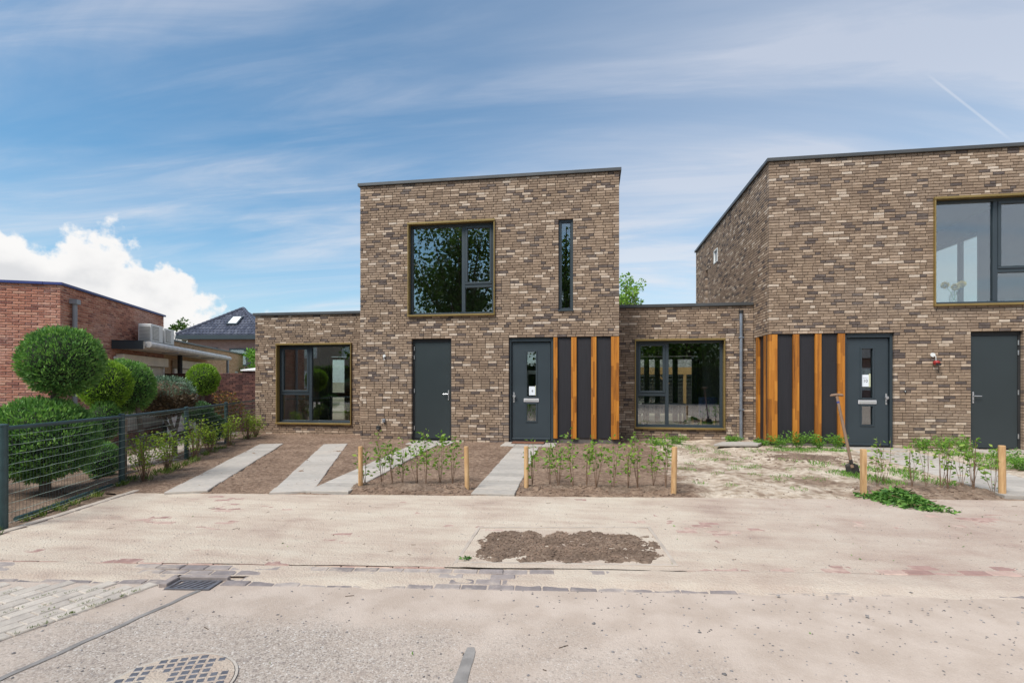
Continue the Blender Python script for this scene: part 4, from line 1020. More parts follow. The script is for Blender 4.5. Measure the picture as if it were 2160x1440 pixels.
# things inside seen through the glass: dining set in house 10's wing, vase upstairs
tbx = thing('dining_table', (2.1, 14.6, .02), 'dark dining table inside the wing behind the big window', 'table')
box1('tabletop', M('grille'), tbx, 1.4, 2.5, 14.2, 15.0, .70, .74)
for x in (1.46, 2.44):
    for y in (14.26, 14.94): box1('leg', M('chair'), tbx, x-.03, x+.03, y-.03, y+.03, .02, .699)
def chair(x, y, rz, label):
    t = thing('dining_chair', (x, y, .02), label, 'chair', None); c, s_ = math.cos(rz), math.sin(rz)
    fr = lambda a, b_, z: (x+a*c-b_*s_, y+a*s_+b_*c, z)
    box1('seat', M('chair'), t, -.21, .21, -.21, .21, .43, .47, fr=fr, ch=.01); box1('backrest', M('chair'), t, -.2, .2, .18, .22, .471, .92, fr=fr, ch=.01)
    for a in (-.18, .18):
        for q in (-.18, .18): box1('leg', M('timber'), t, a-.015, a+.015, q-.015, q+.015, .02, .429, fr=fr)
    return t
chair(2.75, 14.5, R(-75), 'black dining chair beside the table inside the wing'); chair(1.15, 14.7, R(80), 'black dining chair at the far end of the table inside the wing')
ch3 = chair(2.72, 13.3, R(-160), 'dining chair with a blue coat over its backrest behind the big window')
ct = MB(); ct.box(-.24, .24, .15, .25, .45, .96, ch=.03, fr=lambda a, b_, z: (2.72+a*math.cos(R(-160))-b_*math.sin(R(-160)), 13.3+a*math.sin(R(-160))+b_*math.cos(R(-160)), z))
o = ct.build('blue_coat', M('blue_coat'), None); tag(o, 'dark blue coat hung over a dining chair indoors', 'coat')
# rear glazing of the wing and the back door of the left wing
rg = MB()
for x in (1.26, 1.78, 2.12, 2.68, 3.28): rg.box(x-.08, x+.08, 17.37, 17.45, .03, 2.14)
rg.box(1.18, 3.36, 17.372, 17.448, 2.06, 2.15); o = rg.build('rear_window', M('anthracite'), H10)
for a, b_ in ((1.34, 1.70), (1.86, 2.04), (2.20, 2.60), (2.76, 3.2)): pane(o, a, b_, .03, 2.06, 17.41)
xr0, xr1 = x8a-.004-2.78, x8a-.004-2.18
rg = MB(); 
for q in ((xr0+.005, xr0+.09), (xr1-.09, xr1-.005)): rg.box(q[0], q[1], WY+2.76, WY+2.83, .06, 2.09)
for q in ((.06, .18), (.86, 1.0), (2.0, 2.09)): rg.box(xr0+.0905, xr1-.0905, WY+2.762, WY+2.828, q[0], q[1])
o = rg.build('back_door', M('chair'), H8); pane(o, xr0+.085, xr1-.085, 1.0, 2.0, WY+2.795); pane(o, xr0+.085, xr1-.085, .17, .87, WY+2.795)
# back garden: timber veranda, dark shed
vr = thing('timber_veranda', (2.5, 21, 0), 'new orange timber veranda frame in the back garden seen through the wing window', 'veranda')
box1('beam', M('timber'), vr, .9, 5.2, 20.95, 21.1, 1.62, 1.9)
for x in (1.7, 2.52, 3.6): box1('post', M('timber'), vr, x-.05, x+.05, 20.96, 21.09, -.09, 1.619)
b = MB(); b.tube([(2.57, 21.02, 1.60), (3.0, 21.02, 1.25)], .05, 4); b.build('brace', M('timber'), vr)
sh_ = thing('garden_shed', (2.8, 24.5, -.09), 'dark boarded garden shed with a tiled roof behind the veranda', 'shed')
for i in range(12): box1('plank', M('black_board'), sh_, .2, 5.6, 24.0+.012*(i % 2), 24.04, -.09+.17*i, .075+.17*i)
b = MB(); b.poly([(0, 23.6, 1.9), (5.8, 23.6, 1.9), (5.8, 25.4, 3.0), (0, 25.4, 3.0), (0, 23.6, 1.84), (5.8, 23.6, 1.84), (5.8, 25.4, 2.94), (0, 25.4, 2.94)], [(0, 1, 2, 3), (4, 7, 6, 5), (0, 4, 5, 1), (1, 5, 6, 2), (2, 6, 7, 3), (3, 7, 4, 0)]); b.build('roof', M('stone'), sh_)
vs_ = thing('flower_vase', (7.15, F_+.5, 2.72), 'glass vase of yellow flowers behind the upstairs window of house 10', 'vase')
box1('stand', M('plaster'), vs_, 6.85, 7.45, F_+.32, F_+.72, 2.722, 2.90)
b = MB(); b.tube([(7.15, F_+.5, 2.901), (7.15, F_+.5, 2.96), (7.15, F_+.5, 3.05), (7.15, F_+.5, 3.09), (7.15, F_+.5, 3.13)], [.06, .075, .07, .04, .045], 14); b.build('vase_body', M('glass'), vs_)
for dx_, dz_ in ((-.16, .26), (.14, .27), (.02, .22)):
    b = MB(); b.tube([(7.15, F_+.5, 2.95), (7.15+dx_*.4, F_+.5, 3.12), (7.15+dx_, F_+.5, 3.0+dz_)], .005, 5); b.build('stem', M('weed_leaf'), vs_)
    q = sphere_pts(160); leaves('flower_head', np.array([7.15+dx_, F_+.5, 3.0+dz_])+q*.02, q, .06, .03, M('flower'), vs_)

# ================================================================== RED BRICK NEIGHBOUR
RA = Vector((-9.61, 8.09)); rb = Vector((-.40, .9165)); rs = Vector((.9165, .40))
def Q(t, s, z): p = RA+rb*t+rs*s; return (p.x, p.y, z)
RH = thing('red_brick_house', (RA.x, RA.y, 0), 'flat-roofed red brick house behind the topiary garden', 'house')
RP = .047; rtop = 66*RP
st = RA-rs*5.0
wr1 = Wall((st.x, st.y), (rs.x, rs.y), 5.0, 0, rtop)
wr2 = Wall((RA.x, RA.y), (rb.x, rb.y), 4.78, 0, rtop, r0=.25, blo=.105)
mk([wr1, wr2], ['wall', 'wall'], RH, M('pale_mortar'))
lay([wr1, wr2], RP, .19, .0125, M('red_brick'), 5, bond='run')
b = MB(); b.box(-.03, 4.84, -.26, .035, rtop, rtop+.045, fr=Q); b.box(-.035, .24, -5.1, -.2605, rtop, rtop+.045, fr=Q); b.build('roof_edge', M('blue_edge'), RH)
b = MB(); b.box(.26, 4.8, -5.0, -.27, rtop-.25, rtop-.08, fr=Q); b.build('roof_deck', M('black_membrane'), RH)
b = MB(); b.box(4.53, 4.78, -5.0, -.26, 0, rtop-.01, fr=Q); b.build('rear_wall', M('far_brick'), RH)
b = MB(); b.tube([Q(.34, .06, .0), Q(.34, .06, 2.84)], .04, 12); d_ = b.build('downpipe', M('grey_pipe'), RH); b = MB(); b.box(.27, .41, -.002, .125, 2.80, 2.89, fr=Q); b.build('hopper', M('grey_pipe'), d_)
# tan extension
wt = Wall(Q(4.79, 0, 0)[:2], (rb.x, rb.y), 8.73, 0, 53*RP, [(1.0, 1.35, .3, 1.72), (2.1, 4.2, .0, 1.8), (4.95, 6.1, .55, 1.62), (7.4, 8.1, .9, 1.80)], T=.25)
TH = RH
mk([wt], ['extension_wall'], RH, M('pale_mortar')); lay([wt], RP, .19, .008, M('tan_brick'), 9, n_single=0, bond='run')
b = MB(); b.box(4.84, 13.58, -.3, .035, 53*RP, 53*RP+.05, fr=Q); b.build('roof_edge', M('coping_metal'), RH)
b = MB(); b.box(4.8, 13.5, -4, -.26, 0, 53*RP-.05, fr=Q); b.build('extension_core', M('stucco_far'), RH)
for (a0, a1, z0, z1) in ((4.95, 6.1, .55, 1.62), (7.4, 8.1, .9, 1.80)):
    a0 += 4.79; a1 += 4.79
    b = MB()
    for q in ((a0+.01, a1-.01, z0+.01, z0+.09), (a0+.01, a1-.01, z1-.09, z1-.01), (a0+.01, a0+.09, z0+.091, z1-.091), (a1-.09, a1-.01, z0+.091, z1-.091)): b.box(q[0], q[1], -.12, -.04, q[2], q[3], fr=Q)
    o = b.build('window', M('white_paint'), RH); box1('pane', M('glass'), o, a0+.085, a1-.085, -.09, -.084, z0+.085, z1-.085, fr=Q)
# canopy with gutter
b = MB(); b.box(1.91, 8.5, .012, .62, 2.07, 2.22, fr=Q); cn = b.build('canopy', M('off_white'), RH)
b = MB(); b.box(1.88, 1.909, .005, .60, 2.05, 2.235, fr=Q); b.box(1.88, 8.5, .01, .62, 2.2215, 2.245, fr=Q); b.build('fascia', M('anthracite'), cn)
b = MB(); b.tube([Q(1.93, .69, 2.16), Q(8.55, .69, 2.13)], .07, 12); b.build('gutter', M('pale_gutter'), cn)
b = MB(); b.tube([Q(8.3, .69, 2.1), Q(8.3, .69, .0)], .04, 10); b.build('downpipe', M('zinc'), cn)
for t_ in (3.5, 5.0, 6.5): b = MB(); b.box(t_, t_+.03, .4, .77, 2.045, 2.065, fr=Q); b.build('bracket', M('grey_pipe'), cn)
b = MB(); b.tube([Q(5.0, .32, 0), Q(5.0, .32, 2.068)], .06, 8); b.build('post', M('dark_rubber'), cn)
for (a0, a1) in ((2.05, 4.62), (5.35, 7.95)):
    b = MB(); b.box(a0, a1, .012, .17, 1.72, 1.95, ch=.01, fr=Q); o = b.build('roller_shutter', M('cream'), RH)
    z = 1.718
    while z > .25:
        b = MB(); b.box(a0+.06, a1-.06, .014, .05-.008*(int(z*100) % 2), z-.083, z-.004, fr=Q); b.build('slat', M('cream'), o); z -= .085
    b = MB(); b.box(a0, a0+.055, .013, .075, .2, 1.715, fr=Q); b.build('guide_rail', M('white_paint'), o); b = MB(); b.box(a1-.055, a1, .013, .075, .2, 1.715, fr=Q); b.build('guide_rail', M('white_paint'), o)
b = MB(); b.tube([Q(1.98, .012, 1.86), Q(1.98, .07, 1.86)], .035, 10); b.build('wall_lamp', M('white_plastic'), RH)
# air conditioners on the canopy
def aircon(t0, t1, s0, s1, z0, h, label):
    u = thing('air_conditioner', Q((t0+t1)/2, (s0+s1)/2, z0), label, 'air conditioner')
    b = MB(); b.box(t0, t1, s0, s1, z0+.03, z0+h, ch=.012, fr=Q); b.build('casing', M('white_plastic'), u)
    for t_ in (t0+.06, t1-.12): b = MB(); b.box(t_, t_+.05, s0+.02, s1-.02, z0, z0+.03, fr=Q); b.build('foot', M('dark_rubber'), u)
    b = MB(); b.box(t0+.06, t0+(t1-t0)*.62, s1+.001, s1+.008, z0+.08, z0+h-.05, fr=Q); g = b.build('grille', M('grille'), u)
    for k in range(9):
        z = z0+.10+k*(h-.17)/9; b = MB(); b.box(t0+.065, t0+(t1-t0)*.615, s1+.008, s1+.016, z, z+.012, fr=Q); b.build('slat', M('white_plastic'), g)
    for k in range(10):
        z = z0+.07+k*(h-.12)/10; b = MB(); b.box(t0-.012, t0-.001, s0+.03, s1-.03, z, z+.018, fr=Q); b.build('side_fin', M('grille'), u)
aircon(2.70, 3.38, .19, .47, 2.247, .45, 'white air conditioner on the canopy beside the red brick wall'); aircon(3.50, 4.12, .19, .47, 2.247, .43, 'white air conditioner on the canopy nearer the tan extension')
# white plank fence beside the canopy
pf = thing('plank_fence', Q(4.5, .95, 0), 'low white plank fence under the canopy behind the topiary', 'fence')
for i in range(9):
    b = MB(); b.box(2.3, 7.6, .93, .96, .12+.135*i, .245+.135*i, fr=Q); b.build('plank', M('white_paint'), pf)
for t_ in (2.35, 4.0, 5.7, 7.5): b = MB(); b.box(t_, t_+.06, .961, 1.0, 0, 1.34, fr=Q); b.build('post', M('white_paint'), pf)
# beige path in the neighbour's garden
b = MB(); b.box(-1.8, 6.5, 1.35, 2.4, -.03, .012, fr=Q); nb2 = b.build('neighbour_path', M('concrete_edge'), None, 'structure')
# dark red garden wall with pillar
GW = thing('garden_wall', (-9.3, 12.4, 0), 'dark red brick garden wall with a white-capped pillar beside the new house', 'wall')
gp = .052
w1 = Wall((-11.6, 12.42), (1, 0), 2.56, 0, 30*gp); w2 = Wall((-9.04, 12.30), (1, 0), .50, 0, 31*gp, T=.4); w3 = Wall((-9.04, 12.70), (0, -1), .4, 0, 31*gp, T=.2, bricks=False)
mk([w1, w2, w3], ['wall', 'pillar', 'pillar_side'], GW, M('dark_mortar')); lay([w1, w2], gp, .19, .008, M('dark_red_brick'), 31, 300, bond='run')
b = MB(); b.box(-9.07, -8.51, 12.26, 12.74, 31*gp, 31*gp+.035, ch=.006); b.poly([(-9.07, 12.26, 31*gp+.035), (-8.51, 12.26, 31*gp+.035), (-8.51, 12.74, 31*gp+.035), (-9.07, 12.74, 31*gp+.035), (-8.79, 12.5, 31*gp+.09)], [(0, 1, 4), (1, 2, 4), (2, 3, 4), (3, 0, 4)]); b.build('pillar_cap', M('white_paint'), GW)

# ------------------------------------------------------------------ background house with tiled hip roof
cr = Vector((cy, -sy)); cf_ = Vector((sy, cy))   # right and forward as seen along the street (world axes from yaw)
cr = Vector((math.cos(R(YAW)), math.sin(R(YAW)))); cf_ = Vector((-math.sin(R(YAW)), math.cos(R(YAW))))
BO = Vector((-19.88, 25.26))
def BQ(a, d, z): p = BO+cr*a+cf_*d; return (p.x, p.y, z)
BH = thing('tiled_house', BQ(0, 3.6, 0), 'house with a dark glazed tile hip roof and skylight behind the garden wall', 'house')
ez = 3.86; az_ = 5.62; HW = 2.4
b = MB(); b.box(-2.0, 2.0, .4, 4.4, -.09, ez-.02, fr=BQ); b.build('wall', M('far_brick'), BH)
b = MB(); b.box(-HW-.02, HW+.02, -.03, 2*HW, ez-.22, ez-.0, fr=BQ); b.build('fascia', M('anthracite'), BH)
b = MB(); ap = BQ(0, HW, az_)
b.poly([BQ(-HW, 0, ez), BQ(HW, 0, ez), BQ(HW, 2*HW, ez), BQ(-HW, 2*HW, ez), ap], [(0, 1, 4), (1, 2, 4), (2, 3, 4), (3, 0, 4)]); rf = b.build('roof', M('roof_tile'), BH)
b = MB(); rows = 11
for r_ in range(rows):
    f0, f1 = r_/rows, (r_+1.12)/rows; hw = HW*(1-f0); n_ = int(2*hw/.19)
    for i in range(n_):
        a0 = -hw+(2*hw-n_*.19)/2+i*.19; t = random.random()
        V = []
        for (fq, up) in ((f0, .045), (min(1, f1), .012)):
            for k in range(4):
                u = k/3; V.append(BQ(a0+u*.18, HW*fq, ez+(az_-ez)*fq+up+.035*math.sin(math.pi*u)))
        b.poly(V, [(k, k+1, 5+k, 4+k) for k in range(3)]+[(0, 4, 4, 0)][:0], t)
        b.face([V[0], V[3], BQ(a0+.18, HW*f0, ez+(az_-ez)*f0), BQ(a0, HW*f0, ez+(az_-ez)*f0)], t*.6)
b.build('roof_tile', M('roof_tile'), rf, 'stuff')
for sg in (-1, 1):
    for k in range(16):
        f0, f1 = k/16, (k+1.1)/16; b = MB(); b.tube([BQ(sg*HW*(1-f0), HW*f0, ez+(az_-ez)*f0+.04), BQ(sg*HW*(1-f1), HW*f1, ez+(az_-ez)*f1+.03)], [.10, .085], 8); b.build('ridge_tile', M('roof_tile'), rf)
sk0, sk1 = .36, .60
fr = lambda a, u, h: BQ(a, HW*u-h*.6, ez+(az_-ez)*u+h*.9)
b = MB(); b.box(-.10, .50, sk0-.03, sk1+.03, .02, .11, fr=fr); sk = b.build('skylight', M('anthracite'), rf); b = MB(); b.box(-.03, .43, sk0, sk1, .1101, .125, fr=fr); b.build('pane', M('white_plastic'), sk)
for a0, a1, z0, z1 in ((-.95, -.35, 2.2, 3.2), (.3, 1.6, 2.2, 3.15)):
    b = MB(); b.box(a0, a1, .33, .399, z0, z1, fr=BQ); o = b.build('window', M('anthracite'), BH)
    b = MB(); b.box(a0+.08, a1-.08, .315, .3295, z0+.08, z1-.08, fr=BQ); b.build('pane', M('glass'), o)

# ================================================================== WIRE FENCE
FN = thing('wire_fence', (-6.5, 6.9, 0), 'dark green wire mesh fence with round posts along the driveway', 'fence')
fp = [(-5.26, 3.92), (-6.0, 5.83), (-6.81, 7.84), (-7.68, 9.93), (-8.46, 11.98)]
fh = [.93, .90, .89, .88, .88]
for (x, y), h in list(zip(fp, fh))[:4]:
    b = MB(); b.tube([(x, y, -.05), (x, y, h)], .034, 14); p_ = b.build('post', M('fence_green'), FN)
    b = MB(); b.tube([(x, y, h), (x, y, h+.012), (x, y, h+.02)], [.037, .037, .02], 14); b.build('cap', M('fence_green'), p_)
for i in range(4):
    (x0, y0_), (x1, y1_) = fp[i], fp[i+1]; h0, h1 = fh[i], fh[i+1]
    b = MB(); b.tube([(x0, y0_, h0-.022), (x1, y1_, h1-.022)], .021 if i < 3 else .014, 10); b.build('top_rail', M('fence_green'), FN)
    L = math.hypot(x1-x0, y1_-y0_); n_ = int(L/.047); ox, oy = .036*(y1_-y0_)/L, -.036*(x1-x0)/L
    b = MB()
    for k in range(n_+1):
        u = k/n_; X_, Y_ = x0+(x1-x0)*u+ox, y0_+(y1_-y0_)*u+oy; b.tube([(X_, Y_, .03), (X_, Y_, h0-.03)], .0015, 3, cap=False)
    b.build('vertical_wire', M('fence_green'), FN, 'stuff')
    for k in range(10):
        z = .05+k*.088; b = MB(); pts = []
        for q in range(13):
            u = q/12; sag = -.008*math.sin(math.pi*u)+.003*math.sin(q*2.3+k); pts.append((x0+(x1-x0)*u+ox, y0_+(y1_-y0_)*u+oy, z+sag))
        b.tube(pts, .0021, 4); b.build('horizontal_wire', M('wire'), FN)
    
pp = MB(); pp.tube([(-5.44, 4.16, .02), (-5.60, 4.66, .022), (-5.81, 5.2, .03)], .024, 10); tag(pp.build('loose_pipe', M('fence_green'), None), 'long loose green pipe lying under the wire fence', 'pipe')
pp = MB(); pp.tube([(-5.86, 5.28, .02), (-6.03, 5.72, .018)], .022, 10); tag(pp.build('loose_pipe', M('fence_green'), None), 'short loose pipe half buried near the second fence post', 'pipe')
b = MB(); b.tube([(-6.16, 6.0, -.03), (-6.16, 6.0, .5), (-6.15, 6.0, .84)], [.05, .048, .045], 9); tag(b.build('old_post', M('grey_wood'), None), 'weathered grey wooden post behind the wire fence', 'post')

# ================================================================== TOPIARY
def topiary(name, balls, trunk, label, group=None, mt='needle', cat='topiary', dens=1.0):
    """balls: (x,y,z, rx,rz); trunk: polyline with radii"""
    t = thing(name, trunk[0][0], label, cat, group)
    b = MB(); b.tube(trunk[1], trunk[2], 9); b.build('trunk', M('bark'), t)
    for bi, (x, y, z, rx, rz, mm) in enumerate(balls):
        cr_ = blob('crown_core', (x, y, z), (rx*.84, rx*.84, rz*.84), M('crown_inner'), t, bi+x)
        n_ = int(dens*14000*(rx*rx+2*rx*rz)/.75); n_ = max(1600, min(n_, 17000))
        d = sphere_pts(n_); n_ = len(d)
        lum = np.array([1+.08*noise.noise(Vector(q)*3.0+Vector((x*3, y*5, z)))+.05*noise.noise(Vector(q)*9.0) for q in d])
        cl = np.array([noise.noise(Vector(q)*13.0+Vector((x*7, z, y))) for q in d])
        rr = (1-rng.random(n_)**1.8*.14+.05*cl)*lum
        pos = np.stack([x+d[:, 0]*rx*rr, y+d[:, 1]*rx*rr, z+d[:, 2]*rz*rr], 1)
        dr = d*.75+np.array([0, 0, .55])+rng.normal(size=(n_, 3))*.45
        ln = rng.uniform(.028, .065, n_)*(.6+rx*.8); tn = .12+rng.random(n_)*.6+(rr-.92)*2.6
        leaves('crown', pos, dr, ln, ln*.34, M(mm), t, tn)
    return t
def TR(pts, r0, r1): return (pts[0], ), pts, [r0+(r1-r0)*i/(len(pts)-1) for i in range(len(pts))]
def topi(name, balls, pts, r0, r1, label, **k):
    topiary(name, balls, (pts[0:1], pts, [r0+(r1-r0)*i/(len(pts)-1) for i in range(len(pts))]), label, **k)
topi('topiary', [(-6.53, 5.28, .64, .55, .48, 'needle'), (-6.46, 5.46, 1.585, .415, .41, 'needle')], [(-6.44, 5.24, -.02), (-6.46, 5.26, .5), (-6.50, 5.40, 1.1), (-6.5, 5.46, 1.5)], .06, .035, 'large two-tier clipped conifer with a ball above a broad dome')
topi('topiary', [(-7.44, 6.95, 1.28, .34, .36, 'needle_yellow')], [(-7.42, 6.93, -.02), (-7.46, 6.95, .6), (-7.44, 6.95, 1.2)], .045, .03, 'yellowish green clipped ball tree with a bare trunk')
topi('topiary', [(-7.66, 7.50, 1.25, .42, .43, 'needle')], [(-7.27, 7.42, -.02), (-7.3, 7.45, .5), (-7.42, 7.5, .9), (-7.5, 7.52, 1.2)], .045, .03, 'green clipped ball tree between the yellowish ball and the browned conifer')
topi('topiary', [(-8.17, 9.87, 1.38, .30, .32, 'needle_yellow')], [(-8.17, 9.87, -.02), (-8.17, 9.87, 1.3)], .04, .03, 'dark green clipped ball tree in front of the dark red garden wall', dens=1.2)
topi('topiary', [(-7.95, 9.45, .72, .27, .2, 'needle_dark')], [(-7.95, 9.45, -.02), (-7.95, 9.45, .6)], .035, .03, 'small flat clipped ball just behind the fence near the garden wall')
topi('topiary', [(-6.84, 6.33, .22, .22, .25, 'needle')], [(-6.84, 6.33, -.02), (-6.84, 6.33, .2)], .04, .03, 'low dark clipped bush on the ground beside the second fence post')
topi('topiary', [(-7.30, 6.80, .74, .2, .3, 'needle')], [(-7.30, 6.80, -.02), (-7.30, 6.80, .6)], .035, .03, 'narrow clipped bush under the yellowish ball tree')
topi('topiary', [(-8.0, 9.9, .35, .25, .3, 'needle_dark')], [(-8.0, 9.9, -.02), (-8.0, 9.9, .3)], .035, .03, 'low dark bush at the foot of the clipped ball by the garden wall')
topi('topiary', [(-7.55, 4.6, .42, .5, .42, 'needle')], [(-7.55, 4.6, -.02), (-7.55, 4.6, .4)], .05, .04, 'rounded green bush at the corner of the red brick house')
# half-brown conifer
t = thing('conifer', (-7.55, 8.4, 0), 'browned conifer with blue-green tips above dead branches', 'conifer')
b = MB()
for k in range(5):
    a = k*1.3; b.tube([(-7.52, 8.38, .35), (-7.62+.16*math.cos(a), 8.42+.16*math.sin(a), .75), (-7.73+.36*math.cos(a), 8.42+.36*math.sin(a), 1.15)], [.03, .02, .01], 6)
b.tube([(-7.5, 8.36, -.02), (-7.52, 8.38, .4)], [.045, .04], 8); b.build('trunk', M('bark'), t)
blob('crown_core', (-7.73, 8.42, 1.06), (.38, .38, .28), M('dead_twig'), t, 3, .2)
d = sphere_pts(6500); up = d[:, 2] > .05+.25*np.array([noise.noise(Vector(q)*3) for q in d])
for nm, msk, mm, l in (('crown', up, 'needle_blue', .055), ('dead_branches', ~up, 'needle_dead', .08)):
    q = d[msk]; k = len(q); rr = (1-rng.random(k)*.2)*np.array([1+.16*noise.noise(Vector(v)*3.5) for v in q])
    pos = np.array([-7.73, 8.42, 1.06])+q*np.array([.49, .49, .37])*rr[:, None]
    dr = q*.6+np.array([0, 0, .5])+rng.normal(size=(k, 3))*(.5 if mm == 'needle_blue' else .8); ln = rng.uniform(.5, 1.1, k)*l
    leaves(nm, pos, dr, ln, ln*.3, M(mm), t)

# leafy shrubs helper
def leafy(name, base, h, w_, nst, nlf, ll, lw, mt, label, cat, group=None, seed=0, low=.25, stem='twig', lean=(0, 0), sr=.006):
    t = thing(name, base, label, cat, group); rnd = np.random.default_rng(seed); b = MB(); P = []; D_ = []
    bx, by, bz = base
    for s_ in range(nst):
        a = rnd.uniform(0, 6.28); sp_ = rnd.uniform(.15, 1)*w_; hh = h*rnd.uniform(.62, 1.0); bb = rnd.uniform(0, .25)*w_
        tip = (bx+math.cos(a)*sp_+lean[0], by+math.sin(a)*sp_+lean[1], bz+hh); st_ = (bx+math.cos(a)*bb*.4, by+math.sin(a)*bb*.4, bz-.01)
        md = tuple(st_[i]*.5+tip[i]*.5+(rnd.uniform(-.03, .03) if i < 2 else 0) for i in range(3))
        b.tube([st_, md, tip], [sr, sr*.7, sr*.35], 5, cap=False)
        for k in range(max(1, nlf//nst)):
            u = low+(1.02-low)*rnd.random()**.65; q = [(1-u)**2*st_[i]+2*u*(1-u)*md[i]+u*u*tip[i] for i in range(3)] if u <= 1 else list(tip)
            off = rnd.normal(size=3)*[.02, .02, .012]*(1+w_*2.0); P.append([q[i]+off[i] for i in range(3)]); D_.append([off[0]*20+math.cos(a)*.3, off[1]*20+math.sin(a)*.3, rnd.uniform(-.25, .7)])
    b.build('stems', M(stem), t)
    k = len(P); ln = rnd.uniform(.6, 1.2, k)*ll; leaves('leaves', P, D_, ln, ln*lw, M(mt), t, droop=.1)
    return t
FSL = ['right of the second fence post', 'a short step beyond the second fence post', 'midway between the second and third posts', 'close before the third fence post', 'just before the fourth fence post', 'past the fourth fence post', 'at the corner of the left brick wing']
for i, (x, y, h, w_) in enumerate([(-5.86, 6.02, .66, .22), (-6.18, 6.75, .60, .2), (-6.62, 7.80, .70, .22), (-7.0, 8.6, .55, .18), (-7.32, 9.55, .66, .2), (-7.75, 10.75, .68, .26), (-7.95, 11.3, .55, .2)]):
    leafy('fence_shrub', (x, y, .01), h, w_, 16, 520, .042, .55, 'lime_leaf', 'lime green hedge shrub at the wire fence '+FSL[i], 'shrub', 'hedge shrubs along the wire fence', 100+i, .3, sr=.005)
leafy('orange_shrub', (-8.15, 10.55, 0), 1.15, .32, 16, 700, .06, .5, 'orange_leaf', 'shrub with orange tinted leaves in front of the dark red garden wall', 'shrub', None, 140, .45, sr=.008)
leafy('garden_bush', (-7.9, 7.2, 0), .5, .3, 14, 500, .05, .5, 'weed_leaf', 'loose green bush between the trunks of the ball trees', 'shrub', None, 141, .2)
leafy('garden_bush', (-7.0, 4.5, 0), .35, .3, 14, 400, .05, .5, 'grass', 'low olive green bush beside the trunk of the two-tier topiary', 'shrub', None, 142, .2)
# hedge saplings between the stakes
S1 = [(-2.79, 6.09, .50), (-2.61, 6.18, .62), (-2.475, 6.20, .5), (-2.378, 6.30, .58), (-2.199, 6.33, .55), (-2.045, 6.23, .68), (-1.95, 6.5, .6), (-1.76, 6.42, .58)]
S2_ = [(-.714, 6.27, .55), (-.526, 6.62, .55), (-.409, 6.45, .58), (-.217, 6.36, .66), (-.062, 6.32, .64), (.051, 6.28, .6), (.252, 6.31, .66), (.431, 6.34, .6), (.547, 6.38, .62), (.743, 6.49, .58), (.885, 6.44, .64)]
S3 = [(3.517, 7.06, .52), (3.70, 7.25, .6), (3.92, 7.07, .55), (3.955, 6.86, .6), (4.123, 6.88, .58), (4.171, 6.84, .62), (4.374, 6.92, .5), (4.50, 6.95, .55), (4.42, 6.80, .6), (4.60, 6.77, .55)]
for gi, (S_, lab, grp, lf) in enumerate(((S1, 'thin leafy hedge sapling between the stakes left of the path to door 8', 'saplings left of the path to door 8', 62), (S2_, 'thin leafy hedge sapling between the stakes right of the path to door 8', 'saplings right of the path to door 8', 56), (S3, 'thin sparse hedge sapling between the two stakes near door 10', 'saplings near door 10', 26))):
    for i, (x, y, h) in enumerate(S_):
        leafy('hedge_sapling', (x, y, gz(x, y)), h*1.06, .10, 4+(i*7) % 3, lf+(i*31) % 40, .06, .5, 'sapling_leaf', lab, 'sapling', grp, 200+gi*40+i, .35 if i % 3 else .12, sr=.0032)
# stakes
def stake(x, y, h, lean, label, r=.028, sides=12):
    b = MB(); pts = [(x, y, gz(x, y)-.06), (x+lean*.5, y, h*.5), (x+lean, y, h-.008), (x+lean, y, h)]
    b.tube(pts, [r*1.02, r, r, r*.9], sides); o = b.build('wooden_stake', M('stake_wood'), None); me = o.data
    tag(o, label, 'stake', 'wooden stakes at the hedge')
stake(-2.80, 5.98, .54, .0, 'round wooden stake beside the merging slab paths')
stake(-1.496, 6.13, .545, -.012, 'round wooden stake on the left edge of the path to door 8')
stake(-.782, 6.21, .55, .0, 'round wooden stake on the right edge of the path to door 8')
stake(.948, 6.27, .57, .012, 'slightly leaning wooden stake beside the pale sandy strip', .032)
stake(3.123, 6.56, .55, 0, 'pale square wooden stake in front of the spade', .036, 4)
stake(4.66, 6.72, .60, -.005, 'thick yellow wooden stake beside the path to door 10', .035)

# spade
sp_ = thing('spade', (3.52, 7.74, 0), 'old spade with a T-handle standing upright in the sand near door 10', 'spade')
bs_ = Vector((3.535, 7.74, .20)); tp = Vector((3.40, 7.86, 1.13)); ax = (tp-bs_).normalized()
b = MB(); b.tube([tuple(bs_-ax*.05), tuple(bs_+ax*.4), tuple(tp)], [.021, .019, .018], 10); b.build('shaft', M('spade_wood'), sp_)
b = MB(); b.tube([tuple(tp+Vector((-.085, 0, .0))), tuple(tp+Vector((-.07, 0, .010))), tuple(tp+Vector((0, 0, .018))), tuple(tp+Vector((.07, 0, .014))), tuple(tp+Vector((.085, 0, .006)))], [.010, .017, .02, .017, .01], 10); b.build('grip', M('spade_wood'), sp_)
b = MB(); b.tube([tuple(tp-ax*.10), tuple(tp-ax*.075)], .0195, 10); b.build('tape_mark', M('blue_edge'), sp_)
b = MB(); V = []; nu, nv = 9, 9
for j in range(nv):
    v_ = j/(nv-1); wd = .085*(min(1, v_/.14)**.5 if v_ < .14 else 1.0)*(1-.0*v_)
    for i in range(nu):
        u = (i/(nu-1)-.5)*2; c0 = bs_+Vector((.003, 0, .02))-ax*(.25*v_)
        V.append((c0.x+u*wd, c0.y+.022*(1-u*u)*-1+.02, c0.z))
b.poly(V, [(j*nu+i, j*nu+i+1, (j+1)*nu+i+1, (j+1)*nu+i) for j in range(nv-1) for i in range(nu-1)])
